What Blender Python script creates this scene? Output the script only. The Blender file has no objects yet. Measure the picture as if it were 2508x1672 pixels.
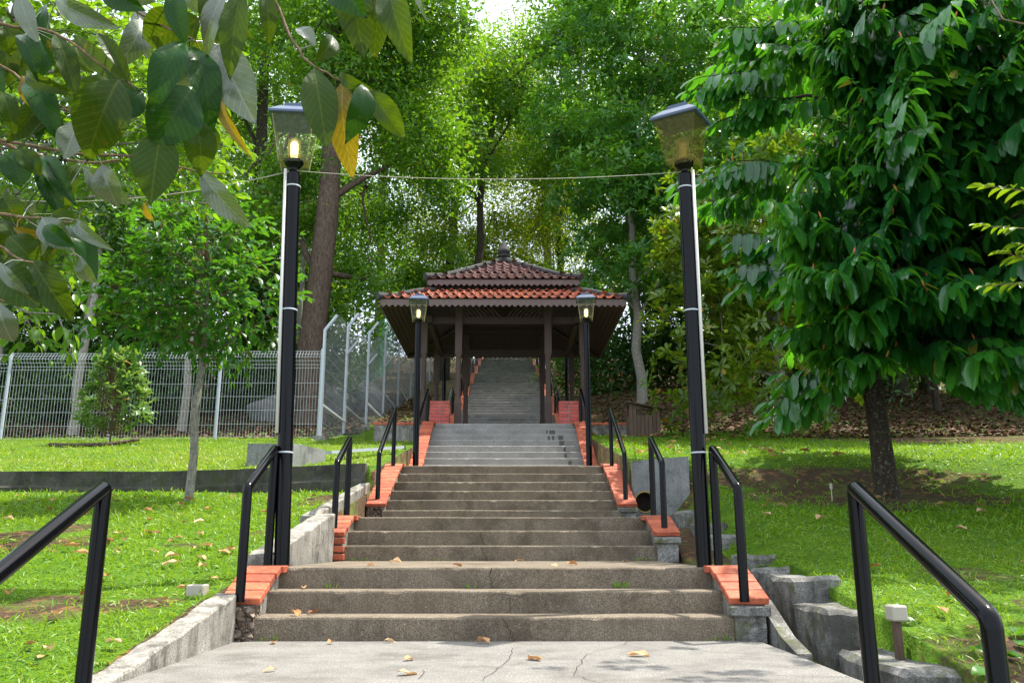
import bpy, bmesh, math, random
import numpy as np
from mathutils import Vector, Matrix
random.seed(7); rng = np.random.default_rng(11)
SC = bpy.context.scene; COL = SC.collection
# ------------------------------------------------------------------ camera, sky, sun, exposure
EYE = (0.09, 0.0, 0.625); PITCH = math.atan2(495, 2100); YAW = -0.0043
cd = bpy.data.cameras.new('camera'); cam = bpy.data.objects.new('camera', cd); COL.objects.link(cam)
cam.location = EYE; cam.rotation_euler = (math.pi/2 + PITCH, 0, YAW)
cd.sensor_width = 36; cd.lens = 2100/2508*36; cd.clip_start = 0.05; cd.clip_end = 2000
SC.camera = cam
SUN_EL, SUN_AZ = math.radians(66), math.radians(66)      # azimuth from +Y (uphill) towards +X
W = bpy.data.worlds.new('World'); SC.world = W; W.use_nodes = True
nt = W.node_tree; nt.nodes.clear()
sky = nt.nodes.new('ShaderNodeTexSky'); sky.sky_type = 'NISHITA'; sky.sun_disc = False
sky.sun_elevation = SUN_EL; sky.sun_rotation = SUN_AZ
sky.air_density = 1.0; sky.dust_density = 6.0; sky.ozone_density = 1.0
hz = nt.nodes.new('ShaderNodeMixRGB'); hz.inputs[0].default_value = 0.55; hz.inputs[2].default_value = (8.6, 9.5, 10.6, 1)
bg = nt.nodes.new('ShaderNodeBackground'); bg.inputs[1].default_value = 0.15
wo = nt.nodes.new('ShaderNodeOutputWorld')
nt.links.new(sky.outputs[0], hz.inputs[1]); nt.links.new(hz.outputs[0], bg.inputs[0]); nt.links.new(bg.outputs[0], wo.inputs[0])
sl = bpy.data.lights.new('sun', 'SUN'); sl.energy = 4.8; sl.angle = math.radians(0.5); sl.color = (1, 0.95, 0.86)
so = bpy.data.objects.new('sun', sl); COL.objects.link(so)
sd = Vector((math.sin(SUN_AZ)*math.cos(SUN_EL), math.cos(SUN_AZ)*math.cos(SUN_EL), math.sin(SUN_EL)))
so.rotation_euler = sd.to_track_quat('Z', 'Y').to_euler(); so.location = (0, 0, 60)
SC.view_settings.view_transform = 'Standard'; SC.view_settings.look = 'None'
SC.view_settings.exposure = 0.95; SC.view_settings.gamma = 1; SC.view_settings.use_curve_mapping = False
SC.render.engine = 'CYCLES'; SC.cycles.use_denoising = True
SC.cycles.max_bounces = 6; SC.cycles.transparent_max_bounces = 10; SC.cycles.transmission_bounces = 4; SC.cycles.caustics_reflective = False; SC.cycles.caustics_refractive = False
# ------------------------------------------------------------------ helpers
def at(u, v, Y):
    """world point seen at photograph pixel (u,v) (2508 wide) at the depth Y"""
    a = ((u-1254)/2100, 1, (836-v)/2100); c, s = math.cos(PITCH), math.sin(PITCH)
    d = Vector((a[0], c - s*a[2], s + c*a[2])); d.rotate(Matrix.Rotation(YAW, 3, 'Z'))
    return Vector(EYE) + d*(Y/d.y)
def tag(o, label=None, cat=None, group=None, kind=None):
    if label: o['label'] = label
    if cat: o['category'] = cat
    if group: o['group'] = group
    if kind: o['kind'] = kind
    return o
def empty(name, loc, label=None, cat=None, group=None):
    o = bpy.data.objects.new(name, None); COL.objects.link(o); o.location = loc; o.empty_display_size = .1
    return tag(o, label, cat, group)
def base_of(p):
    b = Vector((0, 0, 0))
    while p is not None: b += p.location; p = p.parent
    return b
def add(name, me, parent=None, loc=(0, 0, 0), rot=None, scale=None, world=True):
    o = bpy.data.objects.new(name, me); COL.objects.link(o); o.parent = parent
    o.location = Vector(loc) - (base_of(parent) if (parent and world) else Vector((0, 0, 0)))
    if rot is not None: o.rotation_euler = rot
    if scale is not None: o.scale = scale
    return o
def mesh(name, V, F, mat, smooth=False):
    me = bpy.data.meshes.new(name); me.from_pydata([tuple(v) for v in V], [], F)
    if mat: me.materials.append(mat)
    if smooth: me.polygons.foreach_set('use_smooth', [True]*len(me.polygons))
    me.update(); return me
def tri_mesh(name, V, T, mat, smooth=False, uv=None):
    me = bpy.data.meshes.new(name); V = np.asarray(V, np.float32); T = np.asarray(T, np.int32)
    me.vertices.add(len(V)); me.vertices.foreach_set('co', V.ravel())
    me.loops.add(T.size); me.loops.foreach_set('vertex_index', T.ravel())
    me.polygons.add(len(T)); me.polygons.foreach_set('loop_start', np.arange(0, T.size, 3, dtype=np.int32))
    me.polygons.foreach_set('loop_total', np.full(len(T), 3, np.int32))
    if smooth: me.polygons.foreach_set('use_smooth', np.ones(len(T), bool))
    me.update(calc_edges=True)
    if uv is not None:
        a = me.attributes.new('leafuv', 'FLOAT_VECTOR', 'POINT'); a.data.foreach_set('vector', np.asarray(uv, np.float32).ravel())
    me.materials.append(mat); return me
class MB:
    """collects geometry in world coordinates and links it as one mesh object"""
    def __init__(s): s.V = []; s.F = []
    def _a(s, V, F):
        n = len(s.V); s.V += [Vector(v) for v in V]; s.F += [tuple(i+n for i in f) for f in F]; return s
    def box(s, x0, x1, y0, y1, z0, z1, b=0):
        if b <= 0:
            V = [(x, y, z) for z in (z0, z1) for y in (y0, y1) for x in (x0, x1)]
            return s._a(V, [(0,2,3,1),(4,5,7,6),(0,1,5,4),(2,6,7,3),(0,4,6,2),(1,3,7,5)])
        bm = bmesh.new(); bmesh.ops.create_cube(bm, size=1)
        for v in bm.verts: v.co = Vector(((x0+x1)/2+v.co.x*(x1-x0), (y0+y1)/2+v.co.y*(y1-y0), (z0+z1)/2+v.co.z*(z1-z0)))
        bmesh.ops.bevel(bm, geom=bm.edges[:], offset=b, segments=1, affect='EDGES')
        bm.verts.index_update(); s._a([v.co for v in bm.verts], [[v.index for v in f.verts] for f in bm.faces]); bm.free(); return s
    def bar(s, p, q, w, h=None, up=(0, 0, 1)):
        p, q = Vector(p), Vector(q); h = h or w; d = (q-p).normalized(); up = Vector(up)
        x = d.cross(up)
        if x.length < 1e-4: x = d.cross(Vector((0, 1, 0)))
        x.normalize(); y = x.cross(d)
        V = [c + x*(a*w/2) + y*(b*h/2) for c in (p, q) for a, b in ((-1,-1),(1,-1),(1,1),(-1,1))]
        return s._a(V, [(3,2,1,0),(4,5,6,7),(0,1,5,4),(1,2,6,5),(2,3,7,6),(3,0,4,7)])
    def tube(s, pts, r, n=10, caps=True):
        pts = [Vector(p) for p in pts]; rs = r if isinstance(r, (list, tuple)) else [r]*len(pts)
        rings = []; t0 = (pts[1]-pts[0]).normalized(); u = t0.orthogonal().normalized()
        V = []
        for i, p in enumerate(pts):
            a = (pts[i]-pts[i-1]).normalized() if i > 0 else t0
            b = (pts[i+1]-pts[i]).normalized() if i < len(pts)-1 else a
            t = (a+b).normalized() if (a+b).length > 1e-6 else a
            u = (u - a*u.dot(a)).normalized(); w = a.cross(u)
            for k in range(n):
                c = u*math.cos(2*math.pi*k/n) + w*math.sin(2*math.pi*k/n)
                off = c*rs[i]; off = off - a*(off.dot(t)/max(a.dot(t), .2))
                V.append(p+off)
            u = (u - b*u.dot(b)).normalized()
        F = []
        for i in range(len(pts)-1):
            for k in range(n):
                F.append((i*n+k, i*n+(k+1) % n, (i+1)*n+(k+1) % n, (i+1)*n+k))
        if caps: F.append(tuple(range(n-1, -1, -1))); F.append(tuple((len(pts)-1)*n+k for k in range(n)))
        return s._a(V, F)
    def lathe(s, c, prof, n=16):
        V = []; c = Vector(c)
        for r, z in prof:
            for k in range(n): V.append(c+Vector((r*math.cos(2*math.pi*k/n), r*math.sin(2*math.pi*k/n), z)))
        F = [(i*n+k, i*n+(k+1) % n, (i+1)*n+(k+1) % n, (i+1)*n+k) for i in range(len(prof)-1) for k in range(n)]
        F.append(tuple(range(n-1, -1, -1))); F.append(tuple((len(prof)-1)*n+k for k in range(n)))
        return s._a(V, F)
    def prism(s, poly, axis, a0, a1):
        """poly: list of 2D points; axis 'x': points are (y,z) extruded in x; 'y': (x,z); 'z': (x,y)"""
        def P(a, q): return (a, q[0], q[1]) if axis == 'x' else ((q[0], a, q[1]) if axis == 'y' else (q[0], q[1], a))
        n = len(poly); V = [P(a0, q) for q in poly]+[P(a1, q) for q in poly]
        F = [tuple(range(n)), tuple(range(2*n-1, n-1, -1))]+[(i, i+n, (i+1) % n+n, (i+1) % n) for i in range(n)]
        return s._a(V, F)
    def build(s, name, mat, parent=None, smooth=False):
        b = base_of(parent) if parent else Vector((0, 0, 0))
        me = mesh(name, [v-b for v in s.V], s.F, mat, smooth)
        bm = bmesh.new(); bm.from_mesh(me); bmesh.ops.recalc_face_normals(bm, faces=bm.faces[:]); bm.to_mesh(me); bm.free()
        o = bpy.data.objects.new(name, me); COL.objects.link(o); o.parent = parent; return o
def smooth_by_angle(o, deg=40):
    me = o.data; me.polygons.foreach_set('use_smooth', [True]*len(me.polygons))
    bm = bmesh.new(); bm.from_mesh(me)
    for e in bm.edges:
        if len(e.link_faces) == 2 and e.calc_face_angle(0) > math.radians(deg): e.smooth = False
    bm.to_mesh(me); bm.free(); return o
def vnoise(x, y, seed=0):
    """cheap smooth value noise, -1..1, numpy"""
    x = np.asarray(x, float); y = np.asarray(y, float); xi = np.floor(x); yi = np.floor(y); fx = x-xi; fy = y-yi
    fx = fx*fx*(3-2*fx); fy = fy*fy*(3-2*fy)
    def h(a, b):
        t = np.sin(a*127.1+b*311.7+seed*74.7)*43758.5453; return (t-np.floor(t))*2-1
    return (h(xi, yi)*(1-fx)+h(xi+1, yi)*fx)*(1-fy)+(h(xi, yi+1)*(1-fx)+h(xi+1, yi+1)*fx)*fy
def fbm(x, y, s=0): return vnoise(x, y, s)*.55+vnoise(x*2.1, y*2.1, s+1)*.28+vnoise(x*4.3, y*4.3, s+2)*.17
# ------------------------------------------------------------------ materials
class NT:
    def __init__(s, name):
        s.m = bpy.data.materials.new(name); s.m.use_nodes = True; s.t = s.m.node_tree; s.t.nodes.clear()
        s.out = s.n('OutputMaterial')
    def n(s, typ, **kw):
        nd = s.t.nodes.new('ShaderNode'+typ)
        for k, v in kw.items(): setattr(nd, k, v)
        return nd
    def l(s, a, b): s.t.links.new(a, b)
    def pos(s): return s.n('NewGeometry').outputs['Position']
    def noise(s, vec, scale, detail=4, rough=.6):
        nd = s.n('TexNoise'); nd.inputs['Scale'].default_value = scale; nd.inputs['Detail'].default_value = detail; nd.inputs['Roughness'].default_value = rough
        s.l(vec, nd.inputs['Vector']); return nd.outputs[0]
    def vor(s, vec, scale, feature='F1', out='Distance'):
        nd = s.n('TexVoronoi', feature=feature); nd.inputs['Scale'].default_value = scale; s.l(vec, nd.inputs['Vector']); return nd.outputs[out]
    def ramp(s, f, stops):
        nd = s.n('ValToRGB'); e = nd.color_ramp.elements
        while len(e) < len(stops): e.new(.5)
        for i, (p, c) in enumerate(stops):
            e[i].position = p; e[i].color = (c, c, c, 1) if isinstance(c, (int, float)) else (*c, 1)
        s.l(f, nd.inputs[0]); return nd.outputs[0]
    def mix(s, f, a, b, mode='MIX'):
        nd = s.n('MixRGB', blend_type=mode)
        for i, x in ((0, f), (1, a), (2, b)):
            if hasattr(x, 'links') or hasattr(x, 'is_linked'): s.l(x, nd.inputs[i])
            elif i == 0: nd.inputs[0].default_value = x
            else: nd.inputs[i].default_value = (*x, 1) if len(x) == 3 else x
        return nd.outputs[0]
    def math(s, op, a, b=0.0):
        nd = s.n('Math', operation=op)
        for i, x in ((0, a), (1, b)):
            if isinstance(x, (int, float)): nd.inputs[i].default_value = x
            else: s.l(x, nd.inputs[i])
        return nd.outputs[0]
    def bump(s, h, strength=.3, dist=.01):
        nd = s.n('Bump'); nd.inputs['Strength'].default_value = strength; nd.inputs['Distance'].default_value = dist; s.l(h, nd.inputs['Height']); return nd.outputs[0]
    def bsdf(s, col, rough=.6, spec=.5, normal=None, metal=0):
        b = s.n('BsdfPrincipled')
        for k, x in (('Base Color', col), ('Roughness', rough), ('Metallic', metal), ('Specular IOR Level', spec)):
            if isinstance(x, (int, float)): b.inputs[k].default_value = x
            elif isinstance(x, tuple): b.inputs[k].default_value = (*x, 1)
            else: s.l(x, b.inputs[k])
        if normal is not None: s.l(normal, b.inputs['Normal'])
        return b
    def done(s, sh): s.l(sh.outputs[0] if hasattr(sh, 'outputs') else sh, s.out.inputs[0]); return s.m
def concrete(name, dark, light, speck, stain, rough=.85, speck_amt=.7, moss=None, streak=0):
    m = NT(name); p = m.pos()
    c = m.mix(m.ramp(m.noise(p, 3.2, 6), [(.3, 0), (.7, 1)]), dark, light)
    v = m.ramp(m.vor(p, 75), [(.0, 1), (.42, 0)])
    n2 = m.ramp(m.noise(p, 60, 3), [(.40, 0), (.60, 1)])
    c = m.mix(m.math('MULTIPLY', m.math('MULTIPLY', v, n2), speck_amt), c, speck)
    c = m.mix(m.ramp(m.noise(p, 1.3, 7, .7), [(.52, 0), (.72, .75)]), c, stain)
    c = m.mix(m.ramp(m.noise(p, 110, 3), [(.38, .75), (.60, 0)]), c, tuple(x*.35 for x in dark))
    if streak:
        mp = m.n('Mapping'); mp.inputs['Scale'].default_value = (7, 7, 1.0); m.l(p, mp.inputs[0])
        c = m.mix(m.ramp(m.noise(mp.outputs[0], 1.6, 6, .7), [(.47, 0), (.66, streak)]), c, stain)
        c = m.mix(m.ramp(m.noise(p, 2.6, 7, .75), [(.50, 0), (.60, streak*.8)]), c, tuple(x*.5 for x in stain))
    if moss: c = m.mix(m.ramp(m.noise(p, 5.5, 6, .75), [(.52, 0), (.66, .9)]), c, moss)
    h = m.math('ADD', m.math('MULTIPLY', m.noise(p, 160, 3), .5), m.noise(p, 22, 4))
    return m.done(m.bsdf(c, rough, .25, m.bump(h, .55, .008)))
M = {}
M['step'] = concrete('aggregate_concrete', (.175, .138, .095), (.262, .215, .158), (.56, .5, .41), (.105, .082, .056), speck_amt=.8, streak=.45)
M['landing'] = concrete('landing_concrete', (.19, .180, .163), (.28, .267, .243), (.55, .53, .5), (.13, .12, .102), speck_amt=.7, streak=.35)
M['grey'] = concrete('grey_concrete', (.28, .265, .24), (.39, .373, .345), (.53, .51, .48), (.2, .188, .168), speck_amt=.4)
M['kerb'] = concrete('weathered_kerb_concrete', (.25, .235, .2), (.47, .45, .4), (.5, .5, .45), (.10, .092, .078), speck_amt=.2, streak=.85)
M['drain'] = concrete('mossy_drain_concrete', (.16, .155, .14), (.36, .35, .33), (.4, .4, .38), (.05, .048, .04), speck_amt=.2, moss=(.075, .085, .018), streak=.7)
M['wall'] = concrete('dark_retaining_concrete', (.07, .066, .055), (.15, .14, .12), (.2, .2, .18), (.03, .029, .024), speck_amt=.3, streak=.6, moss=(.05, .06, .02))
M['headwall'] = concrete('headwall_concrete', (.26, .265, .26), (.40, .405, .40), (.42, .42, .42), (.14, .14, .13), speck_amt=.1, streak=.6)
def rubble():
    m = NT('rubble_concrete'); p = m.pos(); d = m.vor(p, 17); e = m.vor(p, 17, 'DISTANCE_TO_EDGE')
    c = m.mix(m.ramp(m.noise(p, 9), [(.35, 0), (.65, 1)]), (.12, .085, .065), (.28, .22, .17))
    c = m.mix(m.ramp(e, [(0, 1), (.06, 0)]), c, (.025, .02, .015))
    return m.done(m.bsdf(c, .9, .2, m.bump(m.ramp(e, [(0, 0), (.25, 1)]), 1, .03)))
M['rubble'] = rubble()
def brick(name, a, b, worn):
    m = NT(name); p = m.pos(); r = m.n('ObjectInfo').outputs['Random']
    c = m.mix(r, a, b); c = m.mix(m.ramp(m.noise(p, 26, 5), [(.5, 0), (.75, .7)]), c, worn)
    c = m.mix(m.ramp(m.noise(p, 7, 6, .7), [(.46, 0), (.66, .7)]), c, (.13, .045, .028)); c = m.mix(m.ramp(m.noise(p, 45, 4, .7), [(.58, 0), (.68, .8)]), c, (.075, .05, .04))
    return m.done(m.bsdf(c, .62, .3, m.bump(m.noise(p, 120, 3), .25, .003)))
M['brick'] = brick('red_brick', (.34, .066, .032), (.52, .13, .06), (.55, .22, .13))
M['pinkbrick'] = brick('painted_brick', (.46, .07, .06), (.56, .11, .085), (.6, .2, .16))
M['mortar'] = concrete('mortar', (.34, .31, .28), (.46, .43, .39), (.5, .48, .45), (.2, .18, .15), speck_amt=.2)
def paint(name, col, rough, wear=(.12, .11, .1), amt=.4, spec=.6):
    m = NT(name); p = m.pos(); c = m.mix(m.ramp(m.noise(p, 38, 6, .7), [(.62, 0), (.78, amt)]), col, wear)
    rr = m.ramp(m.noise(p, 14, 4), [(.3, rough*.8), (.7, rough*1.25)])
    return m.done(m.bsdf(c, rr, spec, m.bump(m.noise(p, 160, 2), .05, .001)))
M['black'] = paint('black_gloss_paint', (.0025, .0025, .0035), .12, (.035, .035, .04), .25, .18)
M['galv'] = paint('galvanised_steel', (.42, .46, .50), .45, (.6, .62, .64), .5)
M['wire'] = paint('galvanised_wire', (.46, .50, .52), .45, (.34, .33, .30), .5)
M['thinwire'] = paint('dull_mesh_wire', (.22, .24, .25), .5, (.12, .12, .12), .5)
M['cap'] = paint('lamp_cap_paint', (.035, .06, .115), .28, (.12, .14, .18), .3)
M['pvc'] = paint('white_conduit', (.56, .54, .50), .5, (.4, .33, .26), .6)
M['cable'] = paint('cable', (.33, .31, .22), .6)
M['cream'] = paint('cream_box_paint', (.36, .33, .26), .6, (.2, .17, .12), .7)
def wood(name, a, b, rough=.55):
    m = NT(name); p = m.pos(); mp = m.n('Mapping'); mp.inputs['Scale'].default_value = (30, 30, 2.5); m.l(p, mp.inputs[0])
    c = m.mix(m.ramp(m.noise(mp.outputs[0], 1.0, 5), [(.3, 0), (.7, 1)]), a, b)
    r = m.n('ObjectInfo').outputs['Random']; c = m.mix(m.math('MULTIPLY', r, .4), c, tuple(x*1.6 for x in b))
    return m.done(m.bsdf(c, rough, .3, m.bump(m.noise(mp.outputs[0], 2, 4), .2, .004)))
M['wood'] = wood('dark_stained_timber', (.036, .021, .015), (.068, .042, .032))
M['fascia'] = wood('weathered_fascia_timber', (.085, .055, .048), (.13, .09, .08))
M['binwood'] = wood('bin_timber', (.055, .034, .024), (.115, .074, .052), .65)
def tiles(name, a, b, worn, bias):
    m = NT(name); p = m.pos(); r = m.n('ObjectInfo').outputs['Random']
    c = m.mix(m.ramp(r, [(0, 0), (1, 1)]), a, b)
    c = m.mix(m.ramp(m.noise(p, 7.5, 6, .7), [(bias, 0), (bias+.13, .9)]), c, worn)
    c = m.mix(m.ramp(m.noise(p, 30, 4), [(.55, 0), (.8, .6)]), c, (.05, .025, .02))
    return m.done(m.bsdf(c, .65, .3, m.bump(m.noise(p, 60, 3), .3, .006)))
M['tile_up'] = tiles('aged_maroon_roof_tile', (.055, .018, .015), (.10, .030, .022), (.36, .11, .045), .57)
M['tile_lo'] = tiles('orange_roof_tile', (.24, .058, .028), (.40, .105, .042), (.085, .03, .024), .50)
M['ridge'] = concrete('ridge_cement', (.045, .045, .042), (.085, .085, .08), (.12, .12, .12), (.03, .03, .025), speck_amt=.2)
def lampglass(name, tint, haze, lo=.06, hi=.26):
    m = NT(name); t = m.n('BsdfTransparent'); t.inputs[0].default_value = (*tint, 1)
    g = m.bsdf(haze, .25, .6); x = m.n('MixShader')
    f = m.ramp(m.noise(m.pos(), 24, 5, .7), [(.35, lo), (.75, hi)]); m.l(f, x.inputs[0]); m.l(t.outputs[0], x.inputs[1]); m.l(g.outputs[0], x.inputs[2])
    return m.done(x)
M['glass'] = lampglass('dusty_lantern_glass', (.96, .96, .88), (.28, .29, .24), .02, .12)
M['amber'] = lampglass('aged_amber_lantern_glass', (.96, .92, .76), (.30, .25, .10), .02, .14)
def emis(name, col, s):
    m = NT(name); e = m.n('Emission'); e.inputs[0].default_value = (*col, 1); e.inputs[1].default_value = s; return m.done(e)
M['bulb'] = emis('lit_bulb', (1, .99, .88), 3.5)
M['louvre'] = lampglass('lamp_refractor', (.95, .92, .74), (.5, .46, .24), .15, .35)
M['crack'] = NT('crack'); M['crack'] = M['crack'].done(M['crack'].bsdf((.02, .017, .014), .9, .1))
def wet():
    m = NT('water_stain'); return m.done(m.bsdf((.06, .058, .045), .35, .4))
M['wet'] = wet()
def bark(name, a, b, lich, sc=1.0):
    m = NT(name); p = m.pos(); mp = m.n('Mapping'); mp.inputs['Scale'].default_value = (9*sc, 9*sc, 2.2*sc); m.l(p, mp.inputs[0])
    h = m.noise(mp.outputs[0], 2.2, 7, .7); c = m.mix(m.ramp(h, [(.35, 0), (.65, 1)]), a, b)
    c = m.mix(m.ramp(m.noise(p, 13*sc, 5, .7), [(.55, 0), (.66, .75)]), c, lich)
    return m.done(m.bsdf(c, .9, .15, m.bump(h, .9, .04/sc)))
M['bark'] = bark('brown_bark', (.05, .034, .024), (.14, .10, .075), (.16, .15, .11))
M['palebark'] = bark('pale_bark', (.13, .115, .09), (.3, .28, .24), (.42, .42, .38), 2.2)
M['darkbark'] = bark('dark_bark', (.022, .017, .012), (.06, .045, .034), (.2, .22, .14), 2)
M['twig'] = bark('twig_bark', (.12, .075, .045), (.24, .16, .10), (.3, .25, .18), 4)
def leafmat(name, dark, light, trans, tfac=.38, rough=.34, rib=None, spec=.5, old=None, oldp=.96, veins=False):
    m = NT(name); a = m.n('Attribute', attribute_name='leafuv'); s = m.n('SeparateXYZ'); m.l(a.outputs['Vector'], s.inputs[0])
    r = s.outputs[2]; p = m.pos()
    c = m.mix(r, dark, light)
    c = m.mix(m.ramp(m.noise(p, .55, 3), [(.4, 0), (.65, .55)]), c, tuple(.5*x+.5*y for x, y in zip(light, trans)))
    tc = m.mix(r, tuple(x*.72 for x in trans), trans)
    if old:
        f = m.ramp(r, [(oldp, 0), (min(oldp+.02, 1), 1)]); c = m.mix(f, c, old); tc = m.mix(f, tc, old)
    ab = m.math('ABSOLUTE', s.outputs[0]); nrm = None
    if rib:
        f = m.ramp(ab, [(.025, .7), (.06, 0)]); c = m.mix(f, c, rib)
    if veins:
        q = m.math('SUBTRACT', m.math('MULTIPLY', s.outputs[1], 11.0), m.math('MULTIPLY', ab, 3.2))
        w = m.math('ABSOLUTE', m.math('SUBTRACT', m.math('FRACT', q), .5))
        f = m.ramp(w, [(.41, 0), (.47, .6)]); tc = m.mix(f, tc, tuple(min(1, x*1.55+.01) for x in trans)); c = m.mix(m.ramp(w, [(.41, 0), (.47, .5)]), c, tuple(x*1.8+.004 for x in light)); tc = m.mix(m.ramp(m.noise(p, 55, 4), [(.45, 0), (.7, .5)]), tc, tuple(x*.4 for x in trans))
        sp = m.ramp(m.noise(p, 210, 2), [(.68, 0), (.74, .8)]); c = m.mix(sp, c, (.05, .03, .01)); tc = m.mix(sp, tc, (.04, .02, .005))
        bl = m.ramp(m.noise(p, 22, 4), [(.62, 0), (.76, .6)]); tc = m.mix(bl, tc, (.30, .17, .015))
        nrm = m.bump(m.math('ADD', m.ramp(w, [(.3, 0), (.5, -.5)]), m.math('MULTIPLY', m.noise(p, 40, 3), 1.2)), .35, .004)
    b = m.bsdf(c, rough, spec, nrm); t = m.n('BsdfTranslucent'); m.l(tc, t.inputs[0])
    if nrm is not None: m.l(nrm, t.inputs[1])
    x = m.n('MixShader'); x.inputs[0].default_value = tfac; m.l(b.outputs[0], x.inputs[1]); m.l(t.outputs[0], x.inputs[2])
    return m.done(x)
M['leaf_fore'] = leafmat('underside_olive_leaf', (.010, .032, .003), (.022, .055, .005), (.075, .125, .002), .42, .4, (.10, .13, .015), .22, veins=True)
M['leaf_dark'] = leafmat('dark_glossy_leaf', (.004, .030, .004), (.008, .05, .005), (.03, .085, .002), .3, .3, (.03, .07, .01), .22, veins=True)
M['leaf_gloss'] = leafmat('sky_sheen_leaf', (.03, .06, .03), (.10, .115, .085), (.10, .16, .02), .22, .27, (.2, .22, .15), 1.0, veins=True)  # grey sheen of reflected sky is put into the base colour
M['leaf_gold'] = leafmat('yellowing_leaf', (.10, .09, .006), (.17, .115, .008), (.26, .19, .005), .45, .42, (.42, .3, .08), .4, veins=True)
M['leaf_mid'] = leafmat('bright_ovate_leaf', (.035, .125, .008), (.080, .20, .015), (.27, .48, .012), .44, .3, (.2, .28, .1), .55, old=(.42, .26, .02), oldp=.985)
M['leaf_young'] = leafmat('young_tree_leaf', (.008, .065, .010), (.026, .135, .014), (.13, .36, .012), .38, .33, (.14, .24, .08), .55, old=(.4, .3, .03), oldp=.992)
M['leaf_right'] = leafmat('long_glossy_leaf', (.005, .055, .018), (.016, .125, .030), (.14, .46, .014), .38, .2, (.12, .28, .06), .75, old=(.26, .22, .02), oldp=.985)
M['leaf_red'] = leafmat('new_red_leaf', (.45, .09, .03), (.5, .2, .04), (.6, .2, .04), .4, .35)
M['leaf_magnolia'] = leafmat('olive_whorled_leaf', (.026, .080, .006), (.068, .135, .010), (.24, .38, .010), .42, .32, (.2, .24, .06), .5, old=(.36, .2, .02), oldp=.97)
M['leaf_whorl'] = leafmat('green_whorled_leaf', (.016, .095, .022), (.052, .18, .028), (.20, .46, .018), .42, .36, old=(.3, .2, .02), oldp=.99)
M['leaf_far'] = leafmat('fine_forest_leaf', (.018, .095, .010), (.060, .170, .014), (.23, .46, .012), .45, .4, old=(.4, .28, .03), oldp=.985)
M['leaf_far2'] = leafmat('yellow_forest_leaf', (.035, .105, .006), (.095, .18, .008), (.34, .48, .008), .46, .4, old=(.42, .28, .02), oldp=.97)
M['leaf_bush'] = leafmat('understorey_leaf', (.008, .048, .008), (.028, .10, .012), (.11, .26, .01), .36, .4)
M['leaf_shrub'] = leafmat('pale_shrub_leaf', (.06, .15, .04), (.13, .24, .07), (.26, .42, .05), .36, .28, (.3, .4, .2), .65, old=(.6, .25, .02), oldp=.98)
def grassmat():
    m = NT('turf_grass'); a = m.n('Attribute', attribute_name='leafuv'); s = m.n('SeparateXYZ'); m.l(a.outputs['Vector'], s.inputs[0])
    c = m.mix(s.outputs[2], (.075, .20, .005), (.20, .36, .010))
    c = m.mix(s.outputs[0], c, (.34, .30, .07))
    c = m.mix(m.ramp(m.noise(m.pos(), .9, 4), [(.4, 0), (.7, .6)]), c, (.035, .15, .010))
    b = m.bsdf(c, .42, .45); t = m.n('BsdfTranslucent'); m.l(m.mix(.5, c, (.42, .62, .012)), t.inputs[0])
    x = m.n('MixShader'); x.inputs[0].default_value = .4; m.l(b.outputs[0], x.inputs[1]); m.l(t.outputs[0], x.inputs[2]); return m.done(x)
M['grass'] = grassmat()
def groundmat():
    m = NT('lawn_and_forest_floor'); p = m.pos(); a = m.n('Attribute', attribute_name='leafuv'); s = m.n('SeparateXYZ'); m.l(a.outputs['Vector'], s.inputs[0])
    g = m.mix(m.ramp(m.noise(p, 2.5, 7, .7), [(.3, 0), (.7, 1)]), (.05, .13, .006), (.13, .23, .012))
    g = m.mix(m.ramp(m.noise(p, 48, 4, .7), [(.45, 0), (.6, .8)]), g, (.03, .07, .008))
    d = m.mix(m.ramp(m.noise(p, 30, 5, .75), [(.35, 0), (.65, 1)]), (.03, .019, .011), (.105, .068, .038))
    d = m.mix(m.ramp(m.vor(p, 15, out='Color'), [(.72, 0), (.85, .9)]), d, (.20, .10, .045))
    d = m.mix(m.ramp(m.noise(p, 1.6, 5, .7), [(.52, 0), (.62, .75)]), d, (.10, .14, .025))
    f = m.ramp(m.math('ADD', s.outputs[0], m.math('MULTIPLY', m.math('SUBTRACT', m.noise(p, 5, 6, .7), .5), .9)), [(.42, 0), (.58, 1)])
    h = m.math('ADD', m.noise(p, 60, 4), m.noise(p, 9, 4))
    return m.done(m.bsdf(m.mix(f, g, d), .95, .15, m.bump(h, .8, .03)))
M['ground'] = groundmat()
def litter():
    m = NT('dry_leaf'); r = m.n('ObjectInfo').outputs['Random']; p = m.pos()
    c = m.ramp(r, [(0, (.20, .085, .035)), (.3, (.42, .20, .075)), (.65, (.55, .32, .15)), (1, (.62, .42, .24))])
    c = m.mix(m.ramp(m.noise(p, 60, 4), [(.5, 0), (.7, .5)]), c, (.16, .07, .03))
    b = m.bsdf(c, .6, .3); t = m.n('BsdfTranslucent'); m.l(c, t.inputs[0]); x = m.n('MixShader'); x.inputs[0].default_value = .2; m.l(b.outputs[0], x.inputs[1]); m.l(t.outputs[0], x.inputs[2]); return m.done(x)
M['dry'] = litter()
M['orangefence'] = paint('orange_lattice_paint', (.55, .17, .05), .6, (.3, .1, .04), .5)
M['net'] = paint('green_netting', (.02, .22, .11), .7, (.03, .12, .07), .5)
M['rock'] = concrete('boulder_stone', (.16, .16, .15), (.3, .3, .29), (.35, .35, .34), (.1, .1, .09), speck_amt=.2)
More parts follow.
